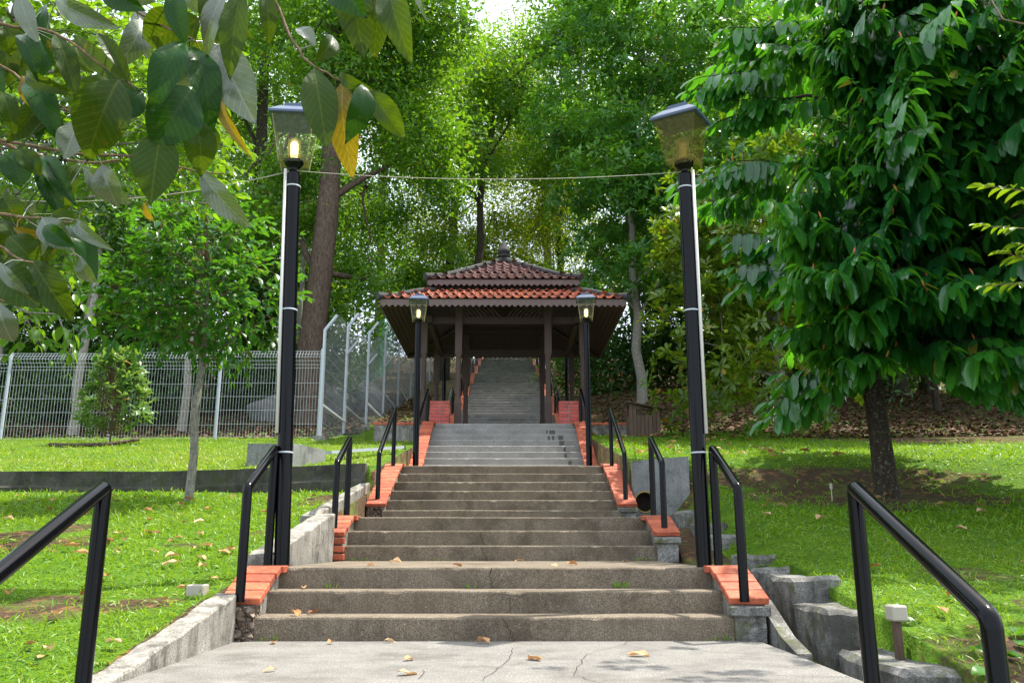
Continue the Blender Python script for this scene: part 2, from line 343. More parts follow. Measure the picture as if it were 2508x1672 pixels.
# ------------------------------------------------------------------ levels of the stairway and the hillside
R = .152
F1 = [5.98+.30*i for i in range(3)]; F2 = [8.94+.34*i for i in range(3)]; F3 = [11.72+.385*i for i in range(6)]; F4 = [16.76+.32*i for i in range(9)]
FLIGHTS = []          # (fronts, first tread z, riser, back of top tread)
FLIGHTS.append((F1, R, R, F2[0])); FLIGHTS.append((F2, 4*R, R, F3[0])); FLIGHTS.append((F3, 7*R, R, F4[0]))
Z3 = 12*R; R4 = .161; FLIGHTS.append((F4, Z3+R4, R4, 24.7)); ZP = Z3+9*R4
FAR = []; y0 = 24.7; z0 = ZP; 
for k in range(9):
    n = 9; fr = [y0+.34*i for i in range(n)]; yb = fr[-1]+.34+1.75; FAR.append((fr, z0+.155, .155, yb)); y0 = yb; z0 += n*.155
def stairz(y):
    y = np.asarray(y, float); z = np.where(y < 3.8, -.46*(3.8-y), 0.)
    for fr, zf, r, yb in FLIGHTS+FAR:
        for i, f in enumerate(fr): z = np.where(y >= f, zf+i*r, z)
    return z
LP = ([-40, 3.8, 12.40, 12.46, 19.8, 22.3, 25.7, 29, 33, 37, 50, 70, 140], [-18.5, -.07, 1.35, 1.62, 2.95, 3.39, 4.03, 4.9, 5.8, 6.8, 10.3, 15.8, 30])
RP = ([-40, 3.8, 11.7, 12.9, 19, 22, 26, 30, 37, 50, 70, 140], [-18.5, -.07, 1.28, 1.86, 2.93, 3.6, 4.85, 5.9, 7.3, 10.6, 16, 30])
def ground(x, y, raw=False):
    x = np.asarray(x, float); y = np.asarray(y, float)
    t = np.clip((x+2)/4, 0, 1); z = np.interp(y, *LP)*(1-t)+np.interp(y, *RP)*t
    far = np.clip((np.abs(x)-8)/30, 0, 1); z = z+fbm(x*.12+5, y*.12)*1.4*far+.02*fbm(x*1.1, y*1.1, 5)
    s = stairz(y); ax = np.abs(x)
    k = np.clip((ax-2.6)/2.5, 0, 1); k = k*k*(3-2*k)
    up = (y > 19.5); z = np.where(up, np.minimum(z, s+.05)*(1-k)+z*k, z)
    if not raw:
        z = np.where(ax < 1.84, np.minimum(s-.3, z-.2), z)
        z = np.where((x >= 1.84) & (x < 2.31) & (y < 7.0), z-.34, z)      # drain bed on the bin side
        cb = np.clip((2.85-x)/.5, 0, 1); z = np.where((x >= 1.84) & (y >= 7.0) & (y < 12.435), z-cb*(.30+.32*np.clip((y-10.8)/1.2, 0, 1)), z)
    return z
def soil(x, y):
    x = np.asarray(x, float); y = np.asarray(y, float); s = np.zeros(np.broadcast(x, y).shape)
    s = np.maximum(s, np.clip((y-20.3)/1.6, 0, 1)*np.where(x < -4.2, 1, 0))
    s = np.maximum(s, np.clip((y-18.8)/2.5, 0, 1)*np.where(x > 2.7, 1, 0)*.86)
    s = np.maximum(s, np.clip((y-25)/3, 0, 1))
    s = np.maximum(s, np.exp(-(((x-4.9)/2.1)**2+((y-11.3)/1.05)**2))*1.0)
    s = np.maximum(s, np.exp(-(((x-3.0)/.9)**2+((y-4.3)/1.0)**2))*.95); s = np.maximum(s, .62*np.clip(fbm(x*.9+3, y*.9, 21)-.28, 0, .4)*4*(y < 12.2))
    s = np.maximum(s, np.exp(-(((x-4.5)/3.5)**2+((y-12.25)/.5)**2))*.8*(x > 2.5))
    s = np.maximum(s, np.clip((x-5)/3, 0, 1)*np.clip((y-15)/3, 0, 1)*.9)
    s = np.maximum(s, np.where((np.abs(x) < 1.86) | ((x > 0) & (x < 2.30) & (y < 12.45)), 1.2, 0))
    return s
xs = np.unique(np.concatenate([np.arange(-12, 12.01, .16), np.array([-2.02, -1.841, -1.839, 1.839, 1.841, 2.309, 2.311, 2.35, 2.85]), np.linspace(-90, -12, 40), np.linspace(12, 90, 40)]))
ys = np.unique(np.concatenate([np.arange(-3, 26, .16), np.array([6.99, 7.0, 12.40, 12.43, 12.44, 12.46]), np.arange(26, 50, .6), np.linspace(50, 140, 40), np.linspace(-40, -3, 20)]))
gx, gy = np.meshgrid(xs, ys); gz = ground(gx, gy); n1, n2 = gx.shape
idx = np.arange(n1*n2).reshape(n1, n2); a, b, c, d = idx[:-1, :-1].ravel(), idx[:-1, 1:].ravel(), idx[1:, 1:].ravel(), idx[1:, :-1].ravel()
gu = np.zeros((n1*n2, 3)); gu[:, 0] = soil(gx, gy).ravel()
tag(add('ground', tri_mesh('ground', np.stack([gx, gy, gz], -1).reshape(-1, 3), np.concatenate([np.stack([a, b, c], 1), np.stack([a, c, d], 1)]), M['ground'], True, gu)), kind='structure')
def gz1(x, y): return float(ground(np.array([x]), np.array([y]))[0])
# ------------------------------------------------------------------ stairs
def step_mesh(hw, y0, y1, z0, z1, mat, seed, seg=56):
    """one tread block with a worn, slightly wavy nosing"""
    r = np.random.default_rng(seed); X = np.linspace(-hw, hw, seg+1)
    w = np.cumsum(r.normal(0, .0011, seg+1)); w -= np.linspace(w[0], w[-1], seg+1)
    chip = np.where(r.random(seg+1) < .10, r.random(seg+1)*.011, 0)
    rows = [(y0+0*X, z0+0*X), (y0+w*.6, z1-.016-chip), (y0+.004+chip*.6+w*.6, z1-.005-chip*.6+w*.5), (y0+.016+chip, z1+w*.5), (y1+0*X, z1+0*X), (y1+0*X, z0+0*X)]
    V = [(X[i], float(a[i]), float(b[i])) for a, b in rows for i in range(seg+1)]; n = seg+1; F = []
    for k in range(len(rows)-1):
        for i in range(seg): F.append((k*n+i, k*n+i+1, (k+1)*n+i+1, (k+1)*n+i))
    F.append(tuple(k*n for k in range(6))); F.append(tuple(k*n+seg for k in range(5, -1, -1)))
    me = mesh('step', V, F, mat); return me
ROWNAME = ['lowest flight of three brown steps above the concrete landing', 'second flight of three brown steps below the brick-edged long flight', 'long flight of six brown steps below the grey steps', 'grey concrete flight of steps leading into the pavilion']
crk = {0: [(-.06, 1), (1.06, 0)], 1: [(.20, .9)], 2: [(.55, 1)]}
def build_flight(fr, zf, r, yb, name, label, mat, seed, hw=1.6, seg=56, cracks=()):
    root = empty('stair_flight', (0, fr[0], zf-r), label, 'stairs')
    for i, f in enumerate(fr):
        back = (fr[i+1]+.04) if i < len(fr)-1 else yb+.04
        me = step_mesh(hw+.002*(i % 2), f-fr[0], back-fr[0], i*r-.04-(zf-r)*0, (i+1)*r, mat, seed+i, seg)
        s = add('step', me, root, (0, 0, 0), world=False)
        for (k, cx) in cracks:
            if k == i:
                mb = MB(); z = 0; x = cx; pts = []
                nn = 12
                for q in range(nn+1):
                    pts.append((x, -.0015, i*r+r*(q/nn)-.004)); x += random.uniform(-.014, .012)
                for q in range(nn):
                    w0 = .0010+.0018*random.random(); a_, b_ = pts[q], pts[q+1]
                    mb._a([(a_[0]-w0, f-fr[0]-.0015, a_[2]), (a_[0]+w0, f-fr[0]-.0015, a_[2]), (b_[0]+w0, f-fr[0]-.0012, b_[2]), (b_[0]-w0, f-fr[0]-.0012, b_[2])], [(0, 1, 2, 3)])
                o = add('crack', mesh('crack', mb.V, mb.F, M['crack']), s, (0, 0, 0), world=False)
    return root
build_flight(*FLIGHTS[0], 'a', ROWNAME[0], M['step'], 10, cracks=((0, .13), (1, .12), (2, -.03)))
build_flight(*FLIGHTS[1], 'b', ROWNAME[1], M['step'], 20, cracks=((0, -.12), (1, -.15)))
build_flight(*FLIGHTS[2], 'c', ROWNAME[2], M['step'], 30)
f4 = build_flight(*FLIGHTS[3], 'd', ROWNAME[3], M['grey'], 40)
st4 = [o for o in f4.children]
for i, xa, xb, za, zb in ((7, .93, .97, .3, .95), (7, 1.0, 1.13, .05, .95), (6, .95, 1.0, .05, .9), (6, 1.04, 1.09, .1, .9), (6, 1.18, 1.28, 0, .95), (5, 1.18, 1.29, .1, 1), (4, 1.25, 1.3, 0, 1), (3, 1.24, 1.3, 0, .95), (2, 1.3, 1.37, 0, .8)):
    n = 7; mb = MB(); yy = F4[i]-F4[0]-.002
    up = [(xa+(xb-xa)*k/n, i*R4+R4*zb*random.uniform(.93, 1)) for k in range(n+1)]; lo = [(xa+(xb-xa)*k/n+random.uniform(-.006, .006), i*R4+R4*max(za, .02)+random.uniform(0, .02)) for k in range(n+1)]
    mb._a([(p[0], yy, p[1]-.008) for p in lo]+[(p[0], yy, p[1]-.018) for p in up], [(k, k+1, n+2+k, n+1+k) for k in range(n)])
    add('water_stain', mesh('water_stain', mb.V, mb.F, M['wet']), st4[i], (0, 0, 0), world=False)
for k, fl in enumerate(FAR):
    build_flight(*fl, 'far', 'distant brown stair flight number %d up the hill behind the pavilion' % 0 if 0 else ['first', 'second', 'third', 'fourth', 'fifth', 'sixth', 'seventh', 'eighth', 'topmost'][k]+' brown stair flight climbing the hill behind the pavilion', M['landing'], 60+10*k, seg=10)  # paler landing concrete paints sunlight onto these brown steps
# lower flight the photographer stands on, and the landing
low = empty('stair_flight', (0, 0, -1.6), 'brown flight going down from the concrete landing', 'stairs')
for i in range(8):
    z1 = -R*(i+1); yb = 3.8-.33*i; s = step_mesh(1.6, yb-.33, yb+.04, z1-.3+1.6, z1+1.6, M['step'], 200+i)
    add('step', s, low, (0, 0, 0), world=False)
lb = MB(); NX, NY = 40, 26
V = [(-1.71+3.46*i/NX, 3.8+2.22*j/NY, .0025*float(fbm(i*.35, j*.35))) for j in range(NY+1) for i in range(NX+1)]
lb._a(V, [(j*(NX+1)+i, j*(NX+1)+i+1, (j+1)*(NX+1)+i+1, (j+1)*(NX+1)+i) for j in range(NY) for i in range(NX)])
lb.box(-1.71, 1.75, 3.8, 6.02, -.25, -.006)
ld = lb.build('landing', M['landing']); tag(ld, kind='structure')
for pts in ([(1470, 1672), (1400, 1650), (1440, 1600), (1520, 1580), (1560, 1562)], [(1035, 1640), (1030, 1665)], [(1180, 1665), (1240, 1620), (1260, 1580)]):
    mb = MB(); L = []
    for (u, v) in pts:
        d = at(u, v, 1)-Vector(EYE); L.append(Vector(EYE)+d*(-.622/d.z))
    W2 = []
    for a_, b_ in zip(L, L[1:]):
        for q in range(6): W2.append(a_.lerp(b_, q/6)+Vector((random.uniform(-.012, .012), random.uniform(-.02, .02), 0)))
    for a_, b_ in zip(W2, W2[1:]):
        w0 = .0014; mb._a([(a_.x-w0, a_.y, .0045), (a_.x+w0, a_.y, .0045), (b_.x+w0, b_.y, .0045), (b_.x-w0, b_.y, .0045)], [(0, 1, 2, 3)])
    mb.build('crack', M['crack'], ld)
# ------------------------------------------------------------------ brick parapets along the flights
def brick_mesh(name, sx, sy, sz, mat, b=.006):
    m = MB().box(-sx/2, sx/2, -sy/2, sy/2, -sz/2, sz/2, b); return mesh(name, m.V, m.F, mat)
COPE = [brick_mesh('brick', .268, .132, .05, M['brick']), brick_mesh('brick', .268, .055, .052, M['brick'])]
SIDE = {-1: 'on the wire fence side', 1: 'on the litter bin side'}
def parapet(side, yf, zf, ye, ze, yend, floor_f, label, pier='rubble', n=None, stack=0, mat=None):
    cx = side*1.70; root = empty('stair_parapet', (cx, yf, floor_f), label, 'parapet')
    L = math.hypot(ye-yf, ze-zf); ang = math.atan2(ze-zf, ye-yf); n = n or max(1, round(L/.143)); pitch = L/n
    for i in range(n):
        t = (i+.5)/n; off = Vector((0, math.sin(ang)*.026, -math.cos(ang)*.026))
        p = Vector((cx, yf+(ye-yf)*t, zf+(ze-zf)*t))+off
        add('brick', COPE[0], root, p+Vector((random.uniform(-.006, .006), 0, random.uniform(-.002, .002))), (ang+random.uniform(-.012, .012), 0, random.uniform(-.012, .012)), (1, (pitch-.011)/.132, 1))
    y = ye+.035; k = 0
    while y < yend:
        add('brick', COPE[1], root, (cx-side*.02+random.uniform(-.004, .004), y, ze-.027), (0, 0, random.uniform(-.02, .02))); y += .066
    c = math.cos(ang)*.053
    MB().prism([(yf+.04, floor_f-.2), (yend+.3, floor_f-.2), (yend+.3, ze-.07), (yend, ze-.056), (ye, ze-.056), (yf+.04, zf+.04*math.tan(ang)-.054/math.cos(ang))], 'x', cx-side*.098, cx+side*.112).build('core', M['kerb'], root)
    if pier == 'stack':
        nn = max(1, int((zf-.05-floor_f)/.068)); h = (zf-.05-floor_f)/nn
        for q in range(nn):
            add('brick', COPE[0], root, (cx+random.uniform(-.006, .006), yf+.045, floor_f+h*(q+.5)), (0, 0, random.uniform(-.01, .01)), (1, .75, (h-.018)/.05))
    elif pier:
        mb = MB(); hw = .105; zt = zf-.055; nz = 7; nx = 5
        for j in range(nz+1):
            for i in range(nx+1):
                e = .02 if pier == 'rubble' else .006
                mb.V.append(Vector((cx-hw+2*hw*i/nx+random.uniform(-.004, .004), yf-.005+random.uniform(-e, e), floor_f-.01+(zt-floor_f+.01)*j/nz)))
        nn = nx+1
        mb.F += [(j*nn+i, j*nn+i+1, (j+1)*nn+i+1, (j+1)*nn+i) for j in range(nz) for i in range(nx)]
        k0 = len(mb.V); mb.V += [Vector((v.x, yf+.14, v.z)) for v in mb.V[:k0]]
        for j in range(nz):
            for i in (0, nx): mb.F.append((j*nn+i, (j+1)*nn+i, (j+1)*nn+i+k0, j*nn+i+k0))
        mb.F += [(nz*nn+i, nz*nn+i+1, nz*nn+i+1+k0, nz*nn+i+k0) for i in range(nx)]
        mb.build('pier', M['rubble'] if pier == 'rubble' else M['drain'], root)
        if pier != 'rubble':
            MB().box(cx-.135, cx+.135, yf-.03, yf+.05, zf-.115, zf-.052, .008).build('pad', M['drain'], root)
    return root
for s in (-1, 1):
    parapet(s, 5.96, .272, 6.47, .470, 6.66, 0, 'brick-topped parapet of the lowest flight '+SIDE[s], 'rubble' if s < 0 else 'plain', 4)
    parapet(s, 8.89, .742, 9.42, .925, 9.66, 3*R, 'short brick parapet of the second flight '+SIDE[s], 'stack' if s < 0 else 'plain', 4)
    parapet(s, 11.74, 1.150, 13.52, 1.850, 13.70, 6*R, 'long brick parapet of the six-step flight '+SIDE[s], 'rubble' if s < 0 else 'plain', 13)
    parapet(s, 16.66, 2.09, 19.10, 3.30, 19.34, Z3, 'orange brick parapet of the grey flight '+SIDE[s], 'stack', 20)
    for k, (fr, zf, r, yb) in enumerate(FAR):
        parapet(s, fr[0]-.08, zf+.05, fr[-1]+.05, zf+8*r+.06, fr[-1]+.3, zf-r, 'small brick parapet '+SIDE[s]+' of the '+['first', 'second', 'third', 'fourth', 'fifth', 'sixth', 'seventh', 'eighth', 'topmost'][k]+' flight behind the pavilion', 'stack', 15)
# ------------------------------------------------------------------ kerb walls, drain, retaining wall, headwall
def wavy_wall(name, p0, p1, x0, x1, zt, zb, mat, label, cat, n=24, j=.008):
    """wall along y from p0 to p1 between x0 and x1; zt/zb functions of y"""
    mb = MB(); Y = np.linspace(p0, p1, n+1)
    for y in Y:
        q = [random.uniform(-j, j) for _ in range(4)]
        t = zt(y); mb.V += [Vector((x0+q[0], y, zb(y))), Vector((x0+q[1], y, t-.012+q[2])), Vector((x0+.012, y, t+q[2])), Vector((x1-.012, y, t+q[3])), Vector((x1+q[1], y, t-.012+q[3])), Vector((x1+q[0], y, zb(y)))]
    for i in range(n):
        for k in range(6): mb.F.append((i*6+k, i*6+(k+1) % 6, (i+1)*6+(k+1) % 6, (i+1)*6+k))
    mb.F.append(tuple(range(6))); mb.F.append(tuple(n*6+k for k in range(5, -1, -1)))
    return tag(mb.build(name, mat), label, cat)
lz = lambda y: float(np.interp(y, *LP))
wavy_wall('kerb_wall', 3.3, 5.95, -1.86, -1.712, lambda y: lz(y)+.02-.0*y if y > 4.2 else lz(y)+.03, lambda y: lz(y)-.4, M['kerb'], 'sloping concrete kerb wall between the landing and the leaf-strewn lawn', 'kerb')
wavy_wall('kerb_wall', 6.60, 8.86, -1.86, -1.665, lambda y: lz(y)+.16, lambda y: lz(y)-.4, M['kerb'], 'stained concrete kerb wall behind the lit lamp post', 'kerb', 16)
wavy_wall('kerb_wall', 8.87, 12.28, -2.02, -1.875, lambda y: lz(y)+.13, lambda y: lz(y)-.4, M['kerb'], 'concrete kerb wall running up from the brick stack to the retaining wall', 'kerb', 20)
# stepped drain blocks beside the lowest flight
DB = [(3.2, 4.45, -.26), (4.45, 5.45, -.02), (5.45, 6.15, .20), (6.15, 6.85, .37), (7.3, 7.75, .56), (8.1, 8.5, .66), (9.2, 9.6, .86), (9.9, 10.3, 1.0), (10.7, 11.3, 1.16)]
for k, (ya, yb_, zt) in enumerate(DB):
    bm = bmesh.new(); bmesh.ops.create_cube(bm, size=1)
    bmesh.ops.subdivide_edges(bm, edges=bm.edges[:], cuts=3, use_grid_fill=True)
    bmesh.ops.bevel(bm, geom=[e for e in bm.edges if e.calc_face_angle(0) > 1], offset=.06, segments=1, affect='EDGES')
    for v in bm.verts:
        nse = fbm(v.co.x*3+k*7, v.co.y*3+v.co.z*2, k)*.03
        v.co = Vector(((2.19 if k < 4 else 2.36)+v.co.x*.34+nse*1.6+.03*(k % 2), (ya+yb_)/2+v.co.y*(yb_-ya-.01), zt+(.03 if k < 4 else -.14)-.25+v.co.z*.5+nse))
    me = bpy.data.meshes.new('drain_block'); bm.to_mesh(me); bm.free(); me.materials.append(M['drain'])
    tag(add('drain_block', me), ['rough concrete drain block sunk below the bent black handrail', 'rough concrete drain block beside the littered soil', 'mossy grey drain block halfway down the stepped gutter', 'grey drain block next to the lowest brick parapet'][k] if k < 4 else 'small grey drain block in the grass near the pipe headwall', 'drain block', None if k < 4 else 'drain blocks in the grass')
MB().box(1.76, 2.04, 3.3, 5.9, -.5, -.20).build('drain_bed', M['drain']); bpy.data.objects['drain_bed']['kind'] = 'structure'
tag(MB().prism([(5.4, -.25), (6.6, -.25), (6.6, .30), (6.2, .24), (5.75, .05), (5.45, -.02)], 'x', 1.83, 1.92).build('drain_cheek', M['drain']), 'low mossy drain side wall beside the lowest flight', 'drain wall')
# retaining wall on the fence side (runs in x)
mb = MB(); n = 60
for i in range(n+1):
    x = -30+28.05*i/n; jx = [random.uniform(-.012, .012) for _ in range(6)]; rise = .11*max(0, (x+4.6)/2.7) if x > -4.6 else 0
    zt = 1.63+rise; mb.V += [Vector((x, 12.30+jx[0]*2, 1.0)), Vector((x, 12.27+jx[1]*2.5, zt-.24+jx[4]*2.4)), Vector((x, 12.31+jx[2], zt-.20+jx[4]*2.4)), Vector((x, 12.31+jx[3], zt+jx[5]*.6)), Vector((x, 12.47, zt+jx[5]*.6)), Vector((x, 12.47, 1.0))]
for i in range(n):
    for k in range(6): mb.F.append((i*6+k, i*6+(k+1) % 6, (i+1)*6+(k+1) % 6, (i+1)*6+k))
mb.F += [tuple(range(6)), tuple(n*6+k for k in range(5, -1, -1))]
tag(mb.build('retaining_wall', M['wall']), 'low dark mossy retaining wall across the lawn behind the slim tree', 'retaining wall')
hw = empty('pipe_headwall', (2.25, 12.3, .9), 'grey concrete headwall with an open drain pipe beside the stairs', 'headwall')
me = MB(); ring = 24; cxp, czp, rp = 2.02, 1.20, .155
outer = [(1.86, .7), (2.66, .7), (2.66, 1.84), (2.2, 1.80), (1.86, 1.77)]
bm = bmesh.new()
def loop3(y):
    o = [bm.verts.new((x-2.25, y-12.3, z-.9)) for x, z in outer]; i_ = [bm.verts.new((cxp+rp*math.cos(2*math.pi*k/ring)-2.25, y-12.3, czp+rp*math.sin(2*math.pi*k/ring)-.9)) for k in range(ring)]
    return o, i_
fo, fi = loop3(12.28); bo, bi = loop3(12.44)
for o_, i_ in ((fo, fi), (bo, bi)):
    es = [bm.edges.new((o_[k], o_[(k+1) % 5])) for k in range(5)]+[bm.edges.new((i_[k], i_[(k+1) % ring])) for k in range(ring)]
    bmesh.ops.triangle_fill(bm, edges=es, use_beauty=True)
for k in range(5): bm.faces.new((fo[k], fo[(k+1) % 5], bo[(k+1) % 5], bo[k]))
bmesh.ops.recalc_face_normals(bm, faces=bm.faces[:])
m_ = bpy.data.meshes.new('wall'); bm.to_mesh(m_); bm.free(); m_.materials.append(M['headwall']); add('wall', m_, hw, (0, 0, 0), world=False)
pm = MB(); 
for q in range(2):
    rr = rp-.002-.018*q; pm.V += [Vector((cxp+rr*math.cos(2*math.pi*k/ring), yy, czp+rr*math.sin(2*math.pi*k/ring))) for yy in (12.27, 12.43) for k in range(ring)]
pm.F = [(k, (k+1) % ring, ring+(k+1) % ring, ring+k) for k in range(ring)]+[(2*ring+k, 2*ring+(k+1) % ring, 3*ring+(k+1) % ring, 3*ring+k) for k in range(ring)]+[(k, (k+1) % ring, 2*ring+(k+1) % ring, 2*ring+k) for k in range(ring)]
def rust():
    m = NT('rusty_pipe'); p = m.pos(); return m.done(m.bsdf(m.mix(m.noise(p, 12, 5), (.30, .2, .05), (.42, .3, .12)), .7, .3))
pm.build('pipe', rust(), hw); MB().box(cxp-.17, cxp+.17, 12.425, 12.435, czp-.17, czp+.17).build('pipe_shade_cap', M['crack'], hw)  # near-black cap paints in the shade of the pipe's depth
# concrete box and strip on the upper lawn
bx = MB(); bx.prism([(-3.93, 13.25), (-3.22, 13.25), (-2.92, 14.2), (-3.93, 14.2)], 'z', 1.5, 2.13); tag(bx.build('inspection_chamber', M['headwall']), 'raised grey concrete chamber on the lawn behind the lit lamp post', 'chamber')
tag(MB().bar((-2.9, 14.3, 2.10), (-1.9, 15.9, 2.36), .16, .05).build('drain_cover_strip', M['galv']), 'narrow pale drain cover strip running from the concrete chamber', 'drain cover')
# ------------------------------------------------------------------ handrails
def handrail(x, yl, zl, zlb, yu, zu, zub, label, r=.0325, group=None):
    root = empty('handrail', (x, (yl+yu)/2, min(zlb, zub)), label, 'handrail', group)
    P = [Vector((x, yl, zlb)), Vector((x, yl, zl)), Vector((x, yu, zu)), Vector((x, yu, zub))]
    def arc(a, b, c, rad):           # rounded corner at b
        u, v = (a-b).normalized(), (c-b).normalized(); s, e = b+u*rad, b+v*rad
        return [s*(1-t)**2+b*2*t*(1-t)+e*t*t for t in (0, .25, .5, .75, 1)]
    lo = arc(P[0], P[1], P[2], .035); up = arc(P[1], P[2], P[3], .02)
    for nm, pts in (('post', [P[0], lo[2]]), ('rail', None), ('post', [up[2], P[3]])):
        if nm == 'rail': pts = lo[1:]+up[:-1]
        elif pts[0] is P[0]: pts = [P[0]]+lo[:3]
        else: pts = up[2:]+[P[3]]
        smooth_by_angle(MB().tube(pts, r, 16).build(nm, M['black'], root), 50)
    return root
RN = ['first', 'second', 'third']
for s in (-1, 1):
    x = -1.70 if s < 0 else 1.66
    handrail(-1.69 if s < 0 else 1.62, 2.84, .395, -.55, 3.83, .866, -.05, 'large black handrail descending from the concrete landing '+SIDE[s], .034)
    handrail(x, 5.97 if s < 0 else 5.93, 1.0, .25, 6.60, 1.335, .44, 'black handrail over the lowest flight '+SIDE[s])
    x = s*1.70
    handrail(x, 9.03, 1.45, .72, 9.68, 1.78, .88, 'black handrail over the second flight '+SIDE[s])
    handrail(x, 11.93, 1.84, 1.10, 13.42, 2.69, 1.80, 'black handrail over the six-step flight '+SIDE[s])
    handrail(s*1.72, 17.1, 3.02, 2.1, 19.1, 4.02, 3.2, 'black handrail over the grey flight '+SIDE[s])
    for k, (fr, zf, r, yb) in enumerate(FAR):
        w = ['first', 'second', 'third', 'fourth', 'fifth', 'sixth', 'seventh', 'eighth', 'topmost'][k]
        handrail(s*1.72, fr[0]+.15, zf+.85, zf-.1, fr[-1]-.05, zf+8*r+.85, zf+8*r-.1, 'thin black handrail '+SIDE[s]+' of the '+w+' flight behind the pavilion')
        handrail(s*1.72, fr[-1]+.35, zf+8*r+.88, zf+8*r-.2, yb-.15, zf+8*r+.92, zf+8*r-.2, 'level black handrail '+SIDE[s]+' above the '+w+' flight behind the pavilion')
# ------------------------------------------------------------------ lamp posts
def lamp(base, top, label, rotz=0, tilt=(0, 0), lit=True, glass='glass', conduit=0, k=1.0, group=None):
    base, top = Vector(base), Vector(top); root = empty('lamp_post', base, label, 'lamp post', group)
    smooth_by_angle(MB().tube([base-Vector((0, 0, .05)), top], .058, 20).build('post', M['black'], root), 50)
    if not k: return root
    Rm = Matrix.Translation(top) @ Matrix.Rotation(tilt[0], 4, 'Y') @ Matrix.Rotation(tilt[1], 4, 'X') @ Matrix.Rotation(rotz, 4, 'Z')
    def put(mb, name, mat, parent=root, smooth=False):
        mb.V = [Rm @ v for v in mb.V]; return mb.build(name, mat, parent, smooth)
    smooth_by_angle(put(MB().lathe((0, 0, 0), [(.042, -.03), (.042, .015), (.05, .02), (.042, .03), (.046, .05), (.075, .085), (.082, .105), (.078, .118)]), 'collar', M['black']), 50)
    b, t, h0, h1, th = .112, .168, .075, .475, .004
    for q in range(4):
        rz = Matrix.Rotation(q*math.pi/2, 4, 'Z'); mb = MB()
        mb._a([(-b, -b, h0), (b, -b, h0), (t, -t, h1), (-t, -t, h1), (-b+th, -b+th, h0), (b-th, -b+th, h0), (t-th, -t+th, h1), (-t+th, -t+th, h1)], [(0, 1, 2, 3), (7, 6, 5, 4), (0, 4, 5, 1), (1, 5, 6, 2), (2, 6, 7, 3), (3, 7, 4, 0)])
        mb.V = [rz @ v for v in mb.V]; put(mb, 'pane', M[glass])
        fr = MB().bar((-b-.001, -b-.001, h0), (-t-.001, -t-.001, h1), .008); fr.V = [rz @ v for v in fr.V]; put(fr, 'frame_bar', M['amber'] if glass == 'amber' else M['louvre'])
    put(MB().box(-.117, .117, -.117, .117, .118, .126), 'tray', M['louvre'])
    cp = MB(); c1, c2 = .198, .12
    lv = [(c1-.01, .468), (c1, .474), (c1, .492), (c1-.012, .504), (c2, .562), (.088, .570), (.082, .610), (.066, .618)]
    for r_, z in lv: cp.V += [Vector((r_*a_, r_*b_, z)) for a_, b_ in ((-1, -1), (1, -1), (1, 1), (-1, 1))]
    for i in range(len(lv)-1):
        for q in range(4): cp.F.append((i*4+q, i*4+(q+1) % 4, (i+1)*4+(q+1) % 4, (i+1)*4+q))
    cp.F += [(3, 2, 1, 0), tuple((len(lv)-1)*4+q for q in range(4))]
    put(cp, 'cap', M['cap'])
    rf = MB()
    for q in range(11): rf.lathe((0, 0, .135+q*.0165), [(.052, 0), (.056, .003), (.056, .011), (.052, .014)], 14)
    put(rf, 'refractor', M['louvre'])
    put(MB().lathe((0, 0, .14), [(.014, 0), (.03, .01), (.032, .13), (.02, .15)], 10), 'bulb', M['bulb'] if lit else M['cream'])
    if conduit:
        d = (top-base).normalized(); off = Vector((conduit*.058, -.045, 0)); a_ = base+d*1.0+off
        MB().tube([a_, top+off+Vector((0, 0, .03))], .0135, 8).build('conduit', M['pvc'], root, True)
        for q in (.27, .63, .965): p = base+d*(top-base).length*q; MB().lathe(p, [(.0605, -.006), (.062, -.004), (.062, .004), (.0605, .006)], 20).build('strap', M['galv'], root)
        for q in (.36,): p = base+d*(top-base).length*q; MB().lathe(p, [(.059, -.003), (.0595, 0), (.059, .003)], 20).build('joint', M['black'], root)
    return root
ltL, ltR = Vector((-1.70, 6.64, 3.615)), Vector((1.565, 6.66, 3.62))
lamp((-1.605, 6.64, 3*R), ltL, 'tall black lamp post with a lit lantern half hidden by hanging leaves', math.radians(8), (-.03, 0), True, 'glass', -1)
lamp((1.565, 6.66, 3*R), ltR, 'tall black lamp post with an unlit amber lantern beside the large glossy-leaved tree', math.radians(-31), (-.035, .05), False, 'amber', 1)
lamp((-1.68, 16.5, Z3), (-1.70, 16.5, 4.86), 'black lamp post with a lit lantern before the pavilion '+SIDE[-1], math.radians(5))
lamp((1.64, 16.5, Z3), (1.64, 16.5, 4.88), 'black lamp post with a lit lantern before the pavilion '+SIDE[1], math.radians(-6))
for s in (-1, 1):
    for yy, w in ((25.5, 'directly behind the pavilion roof'), (39.0, 'halfway up the hill behind the pavilion'), (53.0, 'high up the hill behind the pavilion')):
        zz = float(stairz(np.array([yy]))[0]); lamp((s*1.85, yy, zz-.1), (s*1.85, yy, zz+3.1), 'black lamp post '+w+' '+SIDE[s], lit=False)
def cable(a, b, sag, r, label, n=24):
    a, b = Vector(a), Vector(b); pts = [a.lerp(b, i/n)-Vector((0, 0, sag*4*(i/n)*(1-i/n))) for i in range(n+1)]
    return tag(MB().tube(pts, r, 6).build('cable', M['cable'], None, True), label, 'cable')
cable(ltL+Vector((.03, -.03, .02)), ltR+Vector((-.03, -.03, .02)), .07, .003, 'thin cable strung between the two tall lamp posts')
cable(ltL+Vector((-.03, -.04, .01)), (-6.2, 7.6, 4.1), .30, .0042, 'pale cable running from the lit lamp post into the leafy tree')
